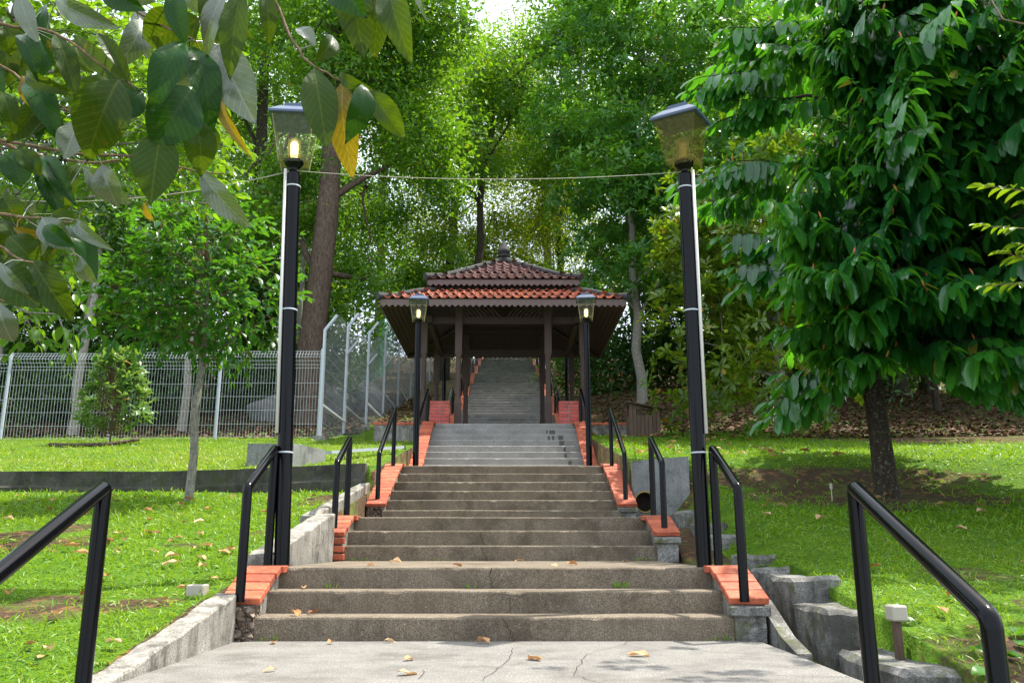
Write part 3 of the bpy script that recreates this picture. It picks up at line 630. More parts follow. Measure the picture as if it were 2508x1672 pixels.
for (P, sz, lab) in ((Vector((-2.0, 6.0, .30)), .06, 'small cream junction box on the lawn beside the lowest parapet'), (Vector((2.26, 5.0, .25)), .042, 'broken cream junction box on a stub in the littered soil')):
    r_ = empty('junction_box', (P.x, P.y, gz1(P.x, P.y)), lab, 'junction box')
    MB().box(P.x-sz, P.x+sz, P.y-.05, P.y+.06, P.z-sz, P.z+sz, .008).build('box', M['cream'], r_)
    MB().box(P.x-sz*.5, P.x+sz*.3, P.y-.02, P.y+.03, gz1(P.x, P.y)-.1, P.z-sz+.004).build('stub', M['binwood'], r_)
    if P.x > 0: MB().lathe((0, 0, 0), [(.018, 0), (.018, .004)], 9).build('hole', M['crack'], r_).matrix_local = Matrix.Translation(Vector((P.x-.005, P.y-.0505, P.z))-r_.location) @ Matrix.Rotation(math.pi/2, 4, 'X')
# ------------------------------------------------------------------ pavilion
PC = (-.03, 21.65); pav = empty('pavilion', (PC[0], PC[1], ZP), 'dark timber pavilion with a two-tiered red tiled roof over the stairs', 'pavilion')
HW2, ZE, HW1, ZU = 2.83, 6.07, 1.86, 6.84
def slope_frame(q):                       # side q: 0 front (-y), 1 right, 2 back, 3 left
    return Matrix.Translation((PC[0], PC[1], 0)) @ Matrix.Rotation(q*math.pi/2, 4, 'Z')
def tier(hb, zb, ht, zt, curve=0):
    """point on the roof at distance r from the axis; slightly hollow profile"""
    def z(r): t = (hb-r)/(hb-ht); return zb+(zt-zb)*(t-curve*math.sin(math.pi*t))
    return z
zlo = tier(HW2, ZE, 1.55, 6.66, .03); zup = tier(HW1, ZU, 0.0, 7.93, .055)
def tile_mesh(mat, w=.21, l=.31):
    mb = MB(); n = 9
    prof = [(-w/2+w*i/(n-1), .026*math.cos(2*math.pi*(i/(n-1))*1.0)+.012*math.cos(4*math.pi*i/(n-1))) for i in range(n)]
    for y, dz in ((-l/2, .018), (l/2, -.006)):
        mb.V += [Vector((x, y, z+dz)) for x, z in prof]
    mb.V += [Vector((x, -l/2+.004, z-.006)) for x, z in prof]
    for i in range(n-1): mb.F += [(i, i+1, n+i+1, n+i), (2*n+i, 2*n+i+1, i+1, i)]
    return mb
tv = {k: tile_mesh(M[k]) for k in ('tile_up', 'tile_lo')}
tmesh = {k: mesh('roof_tile', tv[k].V, tv[k].F, M[k], True) for k in tv}
deckmat = M['wood']
for (hb, ht, zf, mk, nr) in ((HW1, .0, zup, 'tile_up', 8), (HW2, 1.55, zlo, 'tile_lo', 5)):
    rest = MB()
    for q in range(4):
        Mx = slope_frame(q)
        for r in range(nr):
            ra = hb-(hb-ht)*(r/nr); rb = hb-(hb-ht)*((r+1)/nr); rc = (ra+rb)/2; pitch = math.atan2(zf(rb)-zf(ra), ra-rb)
            ncol = int(2*rc/.21); 
            for c_ in range(ncol+1):
                x = (c_-ncol/2)*.21
                if abs(x) > rc-.02: continue
                T = Mx @ Matrix.Translation((x+random.uniform(-.006, .006), -rc, zf(rc)+.03+random.uniform(-.004, .004))) @ Matrix.Rotation(pitch, 4, 'X') @ Matrix.Rotation(random.uniform(-.02, .02), 4, 'Z')
                sl_ = math.hypot(ra-rb, zf(rb)-zf(ra)); T = T @ Matrix.Diagonal((1, sl_/.27, 1, 1))
                if q == 0:
                    o = bpy.data.objects.new('roof_tile', tmesh[mk]); COL.objects.link(o); o.parent = pav; o.matrix_local = Matrix.Translation(-pav.location) @ T
                else: rest._a([T @ v for v in tv[mk].V], tv[mk].F)
    o = rest.build('roof_tiles', M[mk], pav); tag(o, kind='stuff')
    # deck under the tiles and hip caps
    dk = MB(); rr = [hb-(hb-ht)*i/6 for i in range(7)]
    for q in range(4):
        Mx = slope_frame(q)
        for i in range(6):
            dk._a([Mx @ Vector(p) for p in ((-rr[i], -rr[i], zf(rr[i])-.01), (rr[i], -rr[i], zf(rr[i])-.01), (rr[i+1], -rr[i+1], zf(rr[i+1])-.01), (-rr[i+1], -rr[i+1], zf(rr[i+1])-.01))], [(0, 1, 2, 3)])
    dk.build('roof_deck', deckmat, pav)
    for q in range(4):
        Mx = slope_frame(q); pts = [Mx @ Vector((-r, -r, zf(r)+.035+.02*math.sin(5*i))) for i, r in enumerate(rr)]; pts[0] = Mx @ Vector((-hb-.03, -hb-.03, zf(hb)+.05))
        if ht == 0: pts[-1] = Mx @ Vector((-.02, -.02, zf(0)+.03))
        smooth_by_angle(MB().tube(pts, [.085]+[.078]*(len(pts)-1), 10).build('hip_cap', M['ridge'], pav), 60)
# top edge flashing of the lower tier and neck between tiers
for q in range(4):
    Mx = slope_frame(q)
    b = MB().box(-1.58, 1.58, -1.60, -1.50, 6.60, 6.70); b.V = [Mx @ v for v in b.V]; b.build('flashing', M['ridge'], pav)
    b = MB().box(-1.50, 1.50, -1.50, -1.47, 6.55, 6.92); b.V = [Mx @ v for v in b.V]; b.build('neck_panel', M['wood'], pav)
    for hb, zt, zb_ in ((HW2-.03, ZE-.005, 5.875), (HW1-.03, ZU-.01, 6.665)):
        n = int(2*hb/.135); mb = MB(); pts = [(-hb, zt), (hb, zt)]; w = 2*hb/n
        for i in range(n): pts += [(hb-w*i, zb_+.055), (hb-w*(i+.5), zb_)]
        pts.append((-hb, zb_+.055)); mb.V = [Mx @ Vector((x, -hb-d, z)) for d in (.012, -.012) for x, z in pts]; N = len(pts)
        # faces as quads down from the top edge to keep the teeth clean
        fan = []
        for i in range(n):
            a0 = 2+2*i; 
            fan.append((a0, a0+1, a0+2))
        body = tuple([0, 1, 2]+[N-1])
        mb.F = [f for f in fan]+[tuple(i+N for i in reversed(f)) for f in fan]
        body_idx = [0, 1]+[2+2*i for i in range(n)]+[N-1]
        mb.F += [tuple(body_idx), tuple(i+N for i in reversed(body_idx))]
        mb.F += [(i, (i+1) % N, (i+1) % N+N, i+N) for i in range(N)]
        mb.build('fascia', M['fascia'], pav)
    # soffit battens and boards
    zs = lambda r: 5.93+(HW2-r)*.34
    nb = 26
    unit = MB().box(-.5, .5, -.03, .03, -.014, .014)
    if q == 0: bat = mesh('soffit_batten', unit.V, unit.F, M['wood'])
    for i in range(nb):
        r = HW2-.08-i*.1
        if r < .2: break
        o = bpy.data.objects.new('soffit_batten', bat); COL.objects.link(o); o.parent = pav
        o.matrix_local = Matrix.Translation(-pav.location) @ Mx @ Matrix.Translation((0, -r, zs(r))) @ Matrix.Rotation(math.atan(.34), 4, 'X') @ Matrix.Diagonal((2*r-.02, 1, 1, 1))
    b = MB(); b._a([Mx @ Vector(p) for p in ((-HW2+.05, -HW2+.05, zs(HW2)+.04), (HW2-.05, -HW2+.05, zs(HW2)+.04), (0.05, -.05, zs(.05)+.04), (-.05, -.05, zs(.05)+.04))], [(0, 1, 2, 3)]); b.build('soffit_board', M['wood'], pav)
    b = MB().bar(Mx @ Vector((-HW2+.06, -HW2+.06, zs(HW2)-.0)), Mx @ Vector((-.1, -.1, zs(.1)-.0)), .10, .12); b.build('hip_rafter', M['wood'], pav)
    b = MB().box(-1.93, 1.93, -1.82, -1.70, 5.74, 5.90); b.V = [Mx @ v for v in b.V]; b.build('beam', M['wood'], pav)
fin = MB().lathe((PC[0], PC[1], 7.90), [(.10, -.1), (.15, 0), (.16, .03), (.11, .05), (.10, .09), (.165, .12), (.175, .15), (.12, .175), (.115, .2), (.17, .25), (.175, .29), (.15, .33), (.11, .41), (.05, .52), (.008, .60)], 16)
smooth_by_angle(fin.build('finial', M['ridge'], pav), 45)
def column(x, y, zb, zt, w=.155, neck=None):
    mb = MB(); h = w/2; n = h*.62
    if neck: z1, z2 = neck
    else: z1, z2 = zb+.55, zb+1.75
    lv = [(h, zb), (h, z1-.0), (n, z1+.13), (n, z2-.13), (h, z2), (h, zt)]
    for a, z in lv:
        # octagonal section: chamfered in the middle stretch
        c = h; k = a
        mb.V += [Vector((x+px, y+py, z)) for px, py in ((-k, -c), (k, -c), (c, -k), (c, k), (k, c), (-k, c), (-c, k), (-c, -k))]
    for i in range(len(lv)-1):
        for q in range(8): mb.F.append((i*8+q, i*8+(q+1) % 8, (i+1)*8+(q+1) % 8, (i+1)*8+q))
    mb.F += [tuple(range(7, -1, -1)), tuple((len(lv)-1)*8+q for q in range(8))]
    # narrow the shaft too, so that its outline steps in
    for i in (2, 3):
        for v in mb.V[i*8:(i+1)*8]: v.x = x+(v.x-x)*.74; v.y = y+(v.y-y)*.74
    return mb.build('column', M['wood'], pav)
for s in (-1, 1):
    column(PC[0]+s*1.06, 19.85, ZP, 6.35, .165); column(PC[0]+s*1.06, 23.45, ZP, 6.35, .165)
    column(PC[0]+s*1.88, 19.85, ZP, 5.8); column(PC[0]+s*1.88, 23.45, ZP, 5.8)
for q in range(9):                       # slanting slats above the entrance beam
    for s in (-1, 1):
        x = .08+q*.105; MB().bar((PC[0]+s*x, 19.85, 5.90), (PC[0]+s*(x+.22), 19.85, 6.16), .035, .03, (0, 1, 0)).build('slat', M['wood'], pav)
plat = MB(); 
for s in (-1, 1): plat.box(min(s*1.605, s*2.95), max(s*1.605, s*2.95), 19.36, 24.66, ZP-.75, ZP-.03)
plat.box(-1.6, 1.6, 19.5, 24.6, ZP-.5, ZP-.2); po = plat.build('platform', M['kerb']); tag(po, kind='structure')
edge = brick_mesh('brick', .1, .1, .06, M['brick'])
for s in (-1, 1):
    for i in range(10): add('brick', edge, po, (s*(1.98+i*.105), 19.40, ZP-.0), (0, 0, random.uniform(-.03, .03)), (1, 1, 1))
PB = brick_mesh('brick', .215, .1, .068, M['pinkbrick'], .005)
for s in (-1, 1):
    x0, x1, y0_, y1_ = (-1.71, -1.25, 19.50, 19.78) if s < 0 else (1.25, 1.71, 19.50, 19.78)
    pr = empty('brick_pier', ((x0+x1)/2, 19.64, ZP), 'low red brick pier with pale joints at the pavilion entrance '+SIDE[s], 'brick pier')
    MB().box(x0+.012, x1-.012, y0_+.012, y1_-.012, ZP-.05, ZP+.545).build('mortar', M['mortar'], pr)
    for r in range(6):
        for c_ in range(2): add('brick', PB, pr, (x0+.113+c_*.234, y0_+.05, ZP+.04+r*.079)); add('brick', PB, pr, (x0+.113+c_*.234, y1_-.05, ZP+.04+r*.079))
        for xx in (x0+.05, x1-.05): add('brick', PB, pr, (xx, (y0_+y1_)/2, ZP+.04+r*.079), (0, 0, math.pi/2), (.35, 1, 1))
    for c_ in range(5): add('brick', PB, pr, (x0+.046+c_*.092, (y0_+y1_)/2, ZP+.51), (0, 0, math.pi/2), (1.34, .82, .95))
# ------------------------------------------------------------------ litter bin
bn = empty('litter_bin', (3.06, 19.05, 2.9), 'small brown timber litter bin with a sloping lid on the lawn', 'litter bin')
bz = 2.9
for i in range(6):
    x = 2.84+i*.088; MB().box(x, x+.082, 18.82, 18.84, bz, bz+(.50 if 0 < i < 5 else .74-.02*i), .004).build('board', M['binwood'], bn)
for i in range(1, 5): x = 2.84+i*.088; MB().box(x, x+.082, 18.82, 18.84, bz+.61, bz+.72-.022*i, .004).build('board', M['binwood'], bn)
for xx in (2.77, 3.37): MB().box(xx, xx+.07, 18.80, 18.87, bz-.1, bz+(.74 if xx < 3 else .62), .005).build('post', M['binwood'], bn); MB().box(xx, xx+.07, 19.26, 19.33, bz-.1, bz+(.74 if xx < 3 else .62), .005).build('post', M['binwood'], bn)
for xx in (2.78, 3.41):
    for i in range(4): y = 18.875+i*.096; MB().box(xx, xx+.02, y, y+.09, bz, bz+.5, .004).build('side_board', M['binwood'], bn)
for i in range(6): x = 2.84+i*.088; MB().box(x, x+.082, 19.30, 19.32, bz, bz+.45, .004).build('back_board', M['binwood'], bn)
MB().bar((2.68, 19.06, bz+.79), (3.52, 19.06, bz+.635), .66, .025, (0, 0, 1)).build('lid', M['binwood'], bn)
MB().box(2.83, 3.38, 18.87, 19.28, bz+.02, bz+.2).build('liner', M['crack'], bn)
# ------------------------------------------------------------------ fences
def wires(mb, p, q, r): mb.bar(p, q, r*2, r*2)
FY = 19.8; fx = [-11.62, -9.13, -6.68, -4.30]; fx = [-16.6, -14.1]+fx
fz = lambda x: 2.93+.012*(x+8)
fence = empty('mesh_fence', (-8, FY, 2.9), 'grey welded wire fence with a rolled top across the upper lawn', 'fence')
for x in fx: smooth_by_angle(MB().tube([(x, FY, fz(x)-.3), (x, FY, fz(x)+2.13)], .036, 10).build('post', M['galv'], fence), 50)
for xa, xb in zip(fx, fx[1:]):
    mb = MB(); za = fz((xa+xb)/2)+.06; n = 34; yv = FY-.045; zz = [0, .3, .62, .94, 1.26, 1.62]
    for i in range(n+1):
        x = xa+.03+(xb-xa-.06)*i/n
        wires(mb, (x, yv, za), (x, yv, za+1.70), .0023); wires(mb, (x, yv, za+1.70), (x, yv-.12, za+1.86), .0023); wires(mb, (x, yv-.12, za+1.86), (x, yv+.01, za+2.02), .0023)
    for z in zz: wires(mb, (xa, yv, za+z), (xb, yv, za+z), .0032)
    for dy, z in ((0, 1.70), (-.12, 1.86), (.01, 2.02), (-.06, 1.78), (-.055, 1.94)): wires(mb, (xa, yv+dy, za+z), (xb, yv+dy, za+z), .0036)
    mb.build('wire_panel', M['wire'], fence)
TX = -4.2; tf = [(19.5, 2.99), (22.3, 3.39), (25.7, 4.03), (29.1, 4.9), (32.9, 5.8), (37.1, 6.8), (41.5, 7.9), (46, 9.1), (51, 10.4)]
tall = empty('security_fence', (TX, 30, 4), 'tall grey mesh fence with slanted top arms climbing the hill', 'fence')
for i, (y, z) in enumerate(tf):
    hgt = 2.5 if i == 0 else 2.9
    smooth_by_angle(MB().tube([(TX, y, z-.3), (TX, y, z+hgt), (TX+.27, y, z+hgt+.36)], .04, 10).build('post', M['galv'], tall), 50)
    if i: smooth_by_angle(MB().tube([(TX, y-.06, tf[i-1][1]+2.5+.02), (TX+.27, y-.06, tf[i-1][1]+2.88)], .028, 8).build('arm', M['galv'], tall), 50)
for (ya, za), (yb_, zb_) in zip(tf, tf[1:]):
    mb = MB(); n = int((yb_-ya)/.11); x = TX+.045
    for i in range(n+1):
        y = ya+.04+(yb_-ya-.08)*i/n; g = za+(zb_-za)*(i/n)*.8
        wires(mb, (x, y, za+.02), (x, y, za+2.5), .0022)
    for k in range(9): wires(mb, (x, ya, za+.02+k*.31), (x, yb_, za+.02+k*.31), .0026)
    for k in range(12): f = k/11; wires(mb, (x+.27*f, ya, za+2.5+.36*f), (x+.27*f, yb_, za+2.5+.36*f), .0022)
    for i in range(0, int((yb_-ya)/.08)): y = ya+.08*i; wires(mb, (x, y, za+2.5), (x+.27, y, za+2.86), .0015)
    mb.build('mesh_panel', M['thinwire'], tall)
    MB().bar((TX, ya, za+.75), (TX, yb_, za+.75), .05, .05).build('rail', M['galv'], tall)
pl = MB(); 
for (ya, za), (yb_, zb_) in zip(tf[:5], tf[1:]): pl.box(TX-.12, TX+.14, ya-.12, yb_-.13, za-.5, za+.015+.0*ya)
tag(pl.build('fence_plinth', M['kerb']), 'stepped concrete plinth under the tall mesh fence', 'plinth')
MBn = MB(); 
for i in range(26): MBn.box(-5.9+.003*i, -5.89+.003*i, 34+i*.36, 34.18+i*.36, 6.6+i*.11, 9.4+i*.11)
nf = tag(MBn.build('netting_screen', M['net']), 'green netting screen behind the tall mesh fence', 'netting')
of = empty('lattice_fence', (5.5, 38, 6.9), 'orange lattice fence half hidden by bushes behind the pavilion', 'fence')
for i in range(44): MB().box(2.2+i*.2, 2.26+i*.2, 38, 38.04, 6.9, 8.5).build('slat', M['orangefence'], of)
for z in (7.0, 7.35, 7.7, 8.05, 8.4): MB().box(2.2, 11, 37.95, 37.99, z, z+.07).build('rail', M['orangefence'], of)
# ------------------------------------------------------------------ foliage
def unit(a): return a/np.maximum(np.linalg.norm(a, axis=-1, keepdims=True), 1e-9)
def in_view(P, margin=350):
    q = np.asarray(P)-np.array(EYE); c, s = math.cos(PITCH), math.sin(PITCH)
    d = c*q[:, 1]+s*q[:, 2]; u = q[:, 0]/np.maximum(d, .05)*2100; v = (-s*q[:, 1]+c*q[:, 2])/np.maximum(d, .05)*2100
    return (d > .3) & (np.abs(u) < 1254+margin) & (np.abs(v) < 836+margin)
SHAPES = {'ovate': [(.0, 0), (.2, .72), (.48, 1), (.78, .66), (1, 0)], 'long': [(.0, 0), (.25, .78), (.55, 1), (.82, .62), (1, 0)], 'blunt': [(.0, 0), (.22, .80), (.55, 1), (.88, .68), (1, 0)], 'obovate': [(.0, 0), (.3, .5), (.62, 1), (.86, .75), (1, 0)]}
def leaves(P, D, N, L, Wd, lod=1, droop=.15, fold=.12, shape='ovate'):
    """arrays of leaves: base points P, axis D, upper side N, length L, width Wd -> verts, tris, (across, along, random)"""
    n = len(P); D = unit(D); S = unit(np.cross(D, N)); N = np.cross(S, D); L = np.broadcast_to(L, n)[:, None]; Wd = np.broadcast_to(Wd, n)[:, None]
    droop = np.broadcast_to(droop, n)[:, None]; fold = np.broadcast_to(fold, n)[:, None]
    r = rng.random(n)[:, None]; vs, uv = [], []
    def pt(t, s, w):
        vs.append(P+D*(L*(t-.25*droop*t*t))+S*(Wd*.5*s*w)+N*(fold*Wd*abs(s)*w-droop*L*t*t))
        uv.append(np.concatenate([np.full((n, 1), s), np.full((n, 1), t), r], 1))
    if lod == 1:
        st = SHAPES[shape]; pt(0, 0, 0)
        for t, w in st[1:4]:
            for s in (-1, 0, 1): pt(t, s, w)
        pt(1, 0, 0); k = 11
        T = [(0, 2, 1), (0, 3, 2)]
        for i in (0, 1):
            a = 1+3*i; b = a+3
            for j in (0, 1): T += [(a+j, a+j+1, b+j+1), (a+j, b+j+1, b+j)]
        T += [(7, 8, 10), (8, 9, 10)]
    elif lod == 2:
        pt(0, 0, 0); pt(.5, -1, 1); pt(.5, 0, 0); pt(.5, 1, 1); pt(1, 0, 0); k = 5; T = [(0, 2, 1), (0, 3, 2), (1, 2, 4), (2, 3, 4)]
    else:
        pt(0, 0, 0); pt(.45, -1, 1); pt(1, 0, 0); pt(.45, 1, 1); k = 4; T = [(0, 2, 1), (0, 3, 2)]
    V = np.stack(vs, 1).reshape(-1, 3); U = np.stack(uv, 1).reshape(-1, 3)
    T = (np.array(T)[None]+(np.arange(n)*k)[:, None, None]).reshape(-1, 3)
    return V, T, U
def rand_dir(n): return unit(rng.normal(size=(n, 3)))
UP = np.array([0, 0, 1.])
def lobes_points(lobes, n, shell=.2, sub=False):
    """n points spread through the outer shell of a union of uneven ellipsoids, with the outward direction"""
    if sub:
        L2 = []
        for c, r in lobes:
            if max(r) < 1.8: L2.append((c, r)); continue
            m = int(12+3*max(r)); d = rand_dir(m); d[:, 2] = d[:, 2]*.85+.1
            for q in d:
                f = rng.uniform(.45, .9); g = rng.uniform(.26, .42)
                L2.append((tuple(np.array(c)+q*np.array(r)*f), (r[0]*g*1.15, r[1]*g*1.15, r[2]*g*.62)))
        lobes = L2
    w = np.array([l[1][0]*l[1][2]+l[1][1]*l[1][2]+l[1][0]*l[1][1] for l in lobes]); w = w/w.sum(); P, O = [], []
    for (c, r), k in zip(lobes, (w*n).astype(int)+1):
        d = rand_dir(k); ph = rng.random(3)*6
        bumpy = 1+.20*np.sin(d[:, 0]*5+ph[0])*np.sin(d[:, 1]*5+ph[1])+.16*np.sin(d[:, 2]*7+ph[2]+d[:, 0]*6)
        f = np.clip(1-np.abs(rng.normal(0, shell, k)), .15, 1)
        P.append(np.array(c)+d*np.array(r)*(f*bumpy)[:, None]); O.append(d)
    return np.concatenate(P), np.concatenate(O)
def whorls(P, O, k, L, Wd, lod, upb=.55, spread=1.15, droop=.25, fold=.15, shape='long', jit=.0):
    n = len(P); ax = unit(O*.55+UP*upb+rng.normal(0, .35, (n, 3))); a = unit(np.cross(ax, rng.normal(size=(n, 3)))); b = np.cross(ax, a)
    ang = np.arange(k)*2.399+rng.random((n, 1))*6.28; el = spread*(.55+.5*rng.random((n, k)))
    D = ax[:, None]*np.cos(el)[..., None]+(a[:, None]*np.cos(ang)[..., None]+b[:, None]*np.sin(ang)[..., None])*np.sin(el)[..., None]
    N = unit(ax[:, None]+UP*.25-D*(ax[:, None]*D).sum(-1, keepdims=True)).reshape(-1, 3)
    PP = (P[:, None]+rng.normal(0, 1, (n, k, 3))*jit).reshape(-1, 3); m = n*k
    return leaves(PP, D.reshape(-1, 3), N, L*(.7+.55*rng.random(m)), Wd*(.75+.45*rng.random(m)), lod, droop*(.5+rng.random(m)), fold, shape)
def wig(p, q, n=6, a=.12):
    p, q = Vector(p), Vector(q); L = (q-p).length; o = [p.lerp(q, i/n) for i in range(n+1)]
    for i in range(1, n): o[i] += Vector((random.uniform(-a, a), random.uniform(-a, a), random.uniform(-a, a)))*L*.3
    return o
def tree(name, base, trunk_top, r0, r1, lobes, leafmat, barkmat, label, cat='tree', group=None, ncl=600, k=8, L=.2, Wd=.08, lod=3, shell=.22, upb=.55, spread=1.15, droop=.25, shape='long', jit=.25, flare=1.5, twigs=30, cull=True, parts=None, limb_r=None):
    base = Vector(base); root = empty(name, base, label, cat, group)
    tp = wig(base-Vector((0, 0, .25)), trunk_top, 8, .03); n = len(tp)
    rs = [r0+(r1-r0)*i/(n-1) for i in range(n)]; rs[0] = r0*flare; tp.insert(1, tp[0].lerp(tp[1], .3)); rs.insert(1, r0*1.08)
    smooth_by_angle(MB().tube(tp, rs, 12).build('trunk', barkmat, root), 80)
    P, O = lobes_points(lobes, ncl, shell, True)
    br = MB(); top = tp[-1]
    for c, r in lobes:
        c = Vector(c); s = min(tp[3:], key=lambda q: abs(q.z-(c.z-max(r)*.9))); lr = limb_r or r1*.6
        pts = wig(s, c, 6, .1); br.tube(pts, [lr*(1-.75*i/6) for i in range(7)], 6)
    for i in rng.choice(len(P), min(twigs, len(P)), replace=False):
        q = Vector(P[i]); c = min(lobes, key=lambda l: (Vector(l[0])-q).length); cc = Vector(c[0])
        s = cc.lerp(Vector(top), .25); lr = (limb_r or r1*.6)*.35
        pts = wig(s.lerp(q, .1), q, 6, .13); br.tube(pts, [lr*(1-.8*j/6) for j in range(7)], 5, False)
    br.build('limbs', barkmat, root, True)['kind'] = 'stuff'
    if cull:
        keep = in_view(P) | (rng.random(len(P)) < .3); P, O = P[keep], O[keep]
    V, T, U = whorls(P, O, k, L, Wd, lod, upb, spread, droop, .15, shape, jit)
    tag(add('crown', tri_mesh('crown', V-np.array(base), T, leafmat, lod == 1, U), root, base), kind='stuff')
    return root
def gp(x, y, dz=0): return (x, y, gz1(x, y)+dz)
# --- the large glossy-leaved tree beside the bin-side lawn: leaf rows on arching twigs
LEAF_T = {}
def leaf_template(mat, shape, droop, fold, tag_):
    if tag_ not in LEAF_T:
        V, T, U = leaves(np.zeros((1, 3)), np.array([[0, 1., 0]]), np.array([[0, 0, 1.]]), 1., 1., 1, droop, fold, shape)
        U[:, 2] = rng.random(); LEAF_T[tag_] = tri_mesh('leaf', V, T, mat, True, U)
    return LEAF_T[tag_]
def split_leaves(root, P, D, N, L, Wd, mat, shape, droop, fold, nmax, partname='leaf'):
    """the leaves that show largest become objects of their own, the rest one mesh"""
    b = np.array(base_of(root)); dist = np.linalg.norm(P-np.array(EYE), axis=1); vis = in_view(P, -10)
    order = np.argsort(np.where(vis, dist/np.maximum(L, .01), 1e9)); sel = order[:nmax]; rest = np.ones(len(P), bool); rest[sel] = False
    for i in sel:
        d = Vector(D[i]).normalized(); s = d.cross(Vector(N[i])).normalized(); n_ = s.cross(d)
        v = int(rng.integers(0, 8)); me = leaf_template(mat, shape, droop, fold, mat.name+shape+str(v))
        o = bpy.data.objects.new(partname, me); COL.objects.link(o); o.parent = root
        o.matrix_local = Matrix.Translation(Vector(P[i])-Vector(b)) @ Matrix((s, d, n_)).transposed().to_4x4() @ Matrix.Diagonal((Wd[i], L[i], (L[i]+Wd[i])/2, 1))
    V, T, U = leaves(P[rest], D[rest], N[rest], L[rest], Wd[rest], 1, droop*(.6+.8*rng.random(rest.sum())), fold, shape)
    return tag(add('crown', tri_mesh('crown', V-b, T, mat, True, U), root, b), kind='stuff')
def leaf_rows(starts, dirs, nl, tw_len, sag, L, Wd, hang, tip=4, jit=.12):
    """opposite leaves along drooping twigs"""
    PP, DD, NN, LL, TW = [], [], [], [], []
    for p, d in zip(starts, dirs):
        ln = tw_len*random.uniform(.7, 1.25); side = np.cross(d, UP); side /= max(np.linalg.norm(side), 1e-6); pts = []
        for i in range(nl+1):
            t = i/nl; q = p+d*ln*t+UP*(-sag*ln*t*t*random.uniform(.9, 1.1)); pts.append(q)
        TW.append(pts)
        for i in range(1, nl+1):
            tang = unit(pts[i]-pts[i-1]); last = i > nl-2
            for s in (-1, 1):
                f = random.uniform(.75, 1.15)
                dd = tang*(.45 if not last else 1.1)+side*s*(.75*f)-UP*(hang*random.uniform(.6, 1.25) if not last else hang*.25)+rng.normal(0, jit, 3)
                PP.append(pts[i]); DD.append(dd); nn = side*s*.55+UP*.8+tang*.3; NN.append(nn); LL.append(L*random.uniform(.62, 1.18)*(.75 if last else 1))
    DD = unit(np.array(DD)); NN = np.array(NN); NN = unit(NN-DD*(NN*DD).sum(1, keepdims=True))
    LL = np.array(LL); return np.array(PP), DD, NN, LL, LL*Wd/L*rng.uniform(.85, 1.15, len(LL)), TW
bt = empty('glossy_leaved_tree', gp(5.07, 11.4), 'large dark tree with rows of long drooping glossy leaves', 'tree')
b0 = Vector(gp(5.07, 11.4)); tp = [b0+Vector((0, 0, -.2)), b0+Vector((0, 0, .12)), b0+Vector((-.03, 0, .9)), b0+Vector((-.08, 0, 1.9)), b0+Vector((0, .05, 3.6)), b0+Vector((.1, 0, 6.0)), b0+Vector((.1, 0, 8.6))]
smooth_by_angle(MB().tube(tp, [.23, .155, .135, .13, .115, .08, .03], 14).build('trunk', M['darkbark'], bt), 80)
lob = [((5.9, 11.3, 6.3), (2.4, 2.7, 3.9)), ((4.85, 9.6, 4.5), (1.3, 1.4, 1.4)), ((6.2, 8.9, 4.6), (1.8, 1.6, 2.1)), ((4.95, 9.3, 6.2), (1.1, 1.4, 1.6)), ((6.3, 9.8, 3.2), (1.5, 1.5, .85)), ((5.3, 8.6, 6.4), (1.3, 1.2, 1.6)), ((5.2, 10.4, 2.95), (1.5, 1.4, .7)), ((4.4, 9.9, 3.3), (1.0, 1.1, .8)), ((6.6, 8.8, 3.0), (1.4, 1.2, .7)), ((7.4, 10.6, 3.4), (1.5, 1.5, 1.1))]
BP, BO = lobes_points(lob, 215, .13); k = BP[:, 2] > 2.2; BP = BP[k]; Ps, Ds, BOUGH = [], [], []
for q in BP:
    q = Vector(q); st_ = tp[3].lerp(tp[6], min(1, max(0, (q.z-3.9)/6.0))); out = q-st_; h = Vector((out.x, out.y, 0)); h = h.normalized() if h.length > .2 else Vector((random.uniform(-1, 1), random.uniform(-1, 1), 0)).normalized()
    path = [st_, st_.lerp(q, .45)+Vector((0, 0, .22)), st_.lerp(q, .8)+Vector((0, 0, .14)), q]; BOUGH.append(path)
    for j in range(9):
        f = .45+.55*j/8; p_ = (path[1].lerp(path[2], (f-.45)/.35) if f < .8 else path[2].lerp(path[3], (f-.8)/.2)); ang_ = (1 if j % 2 else -1)*random.uniform(.35, 1.25)*(1.1-f*.8) if j < 8 else 0
        d_ = Matrix.Rotation(ang_, 3, 'Z') @ h; d_ = (d_+Vector((0, 0, random.uniform(-.05, .3)))).normalized(); Ps.append(np.array(p_)); Ds.append(np.array(d_))
P = np.array(Ps); dirs = np.array(Ds); keep = in_view(P, 300) | (rng.random(len(P)) < .4); P, dirs = P[keep], dirs[keep]
Pl, Dl, Nl, Ll, Wl, TW = leaf_rows(P, dirs, 7, .86, .22, .38, .142, 1.35, jit=.06)
br = MB()
for i, t in enumerate(TW):
    br.tube(t[::3]+[t[-1]], [.008]*len(t[::3])+[.003], 4, False)
for pa in BOUGH: br.tube(pa, [.034, .026, .016, .007], 6, False)
br.build('limbs', M['darkbark'], bt, True)['kind'] = 'stuff'
split_leaves(bt, Pl, Dl, Nl, Ll, Wl, M['leaf_right'], 'blunt', .26, .16, 290)
sh = [t[-1] for t in TW if random.random() < .10]; shd = np.array([unit(np.array([random.uniform(-.5, .5), random.uniform(-.5, .2), 1.])) for _ in sh])
V, T, U = leaves(np.array(sh), shd, np.tile([0, -1., 0], (len(sh), 1)), .10, .022, 1, .1, .3, 'long'); tag(add('new_shoots', tri_mesh('new_shoots', V-np.array(b0), T, M['leaf_red'], True, U), bt, b0), kind='stuff')
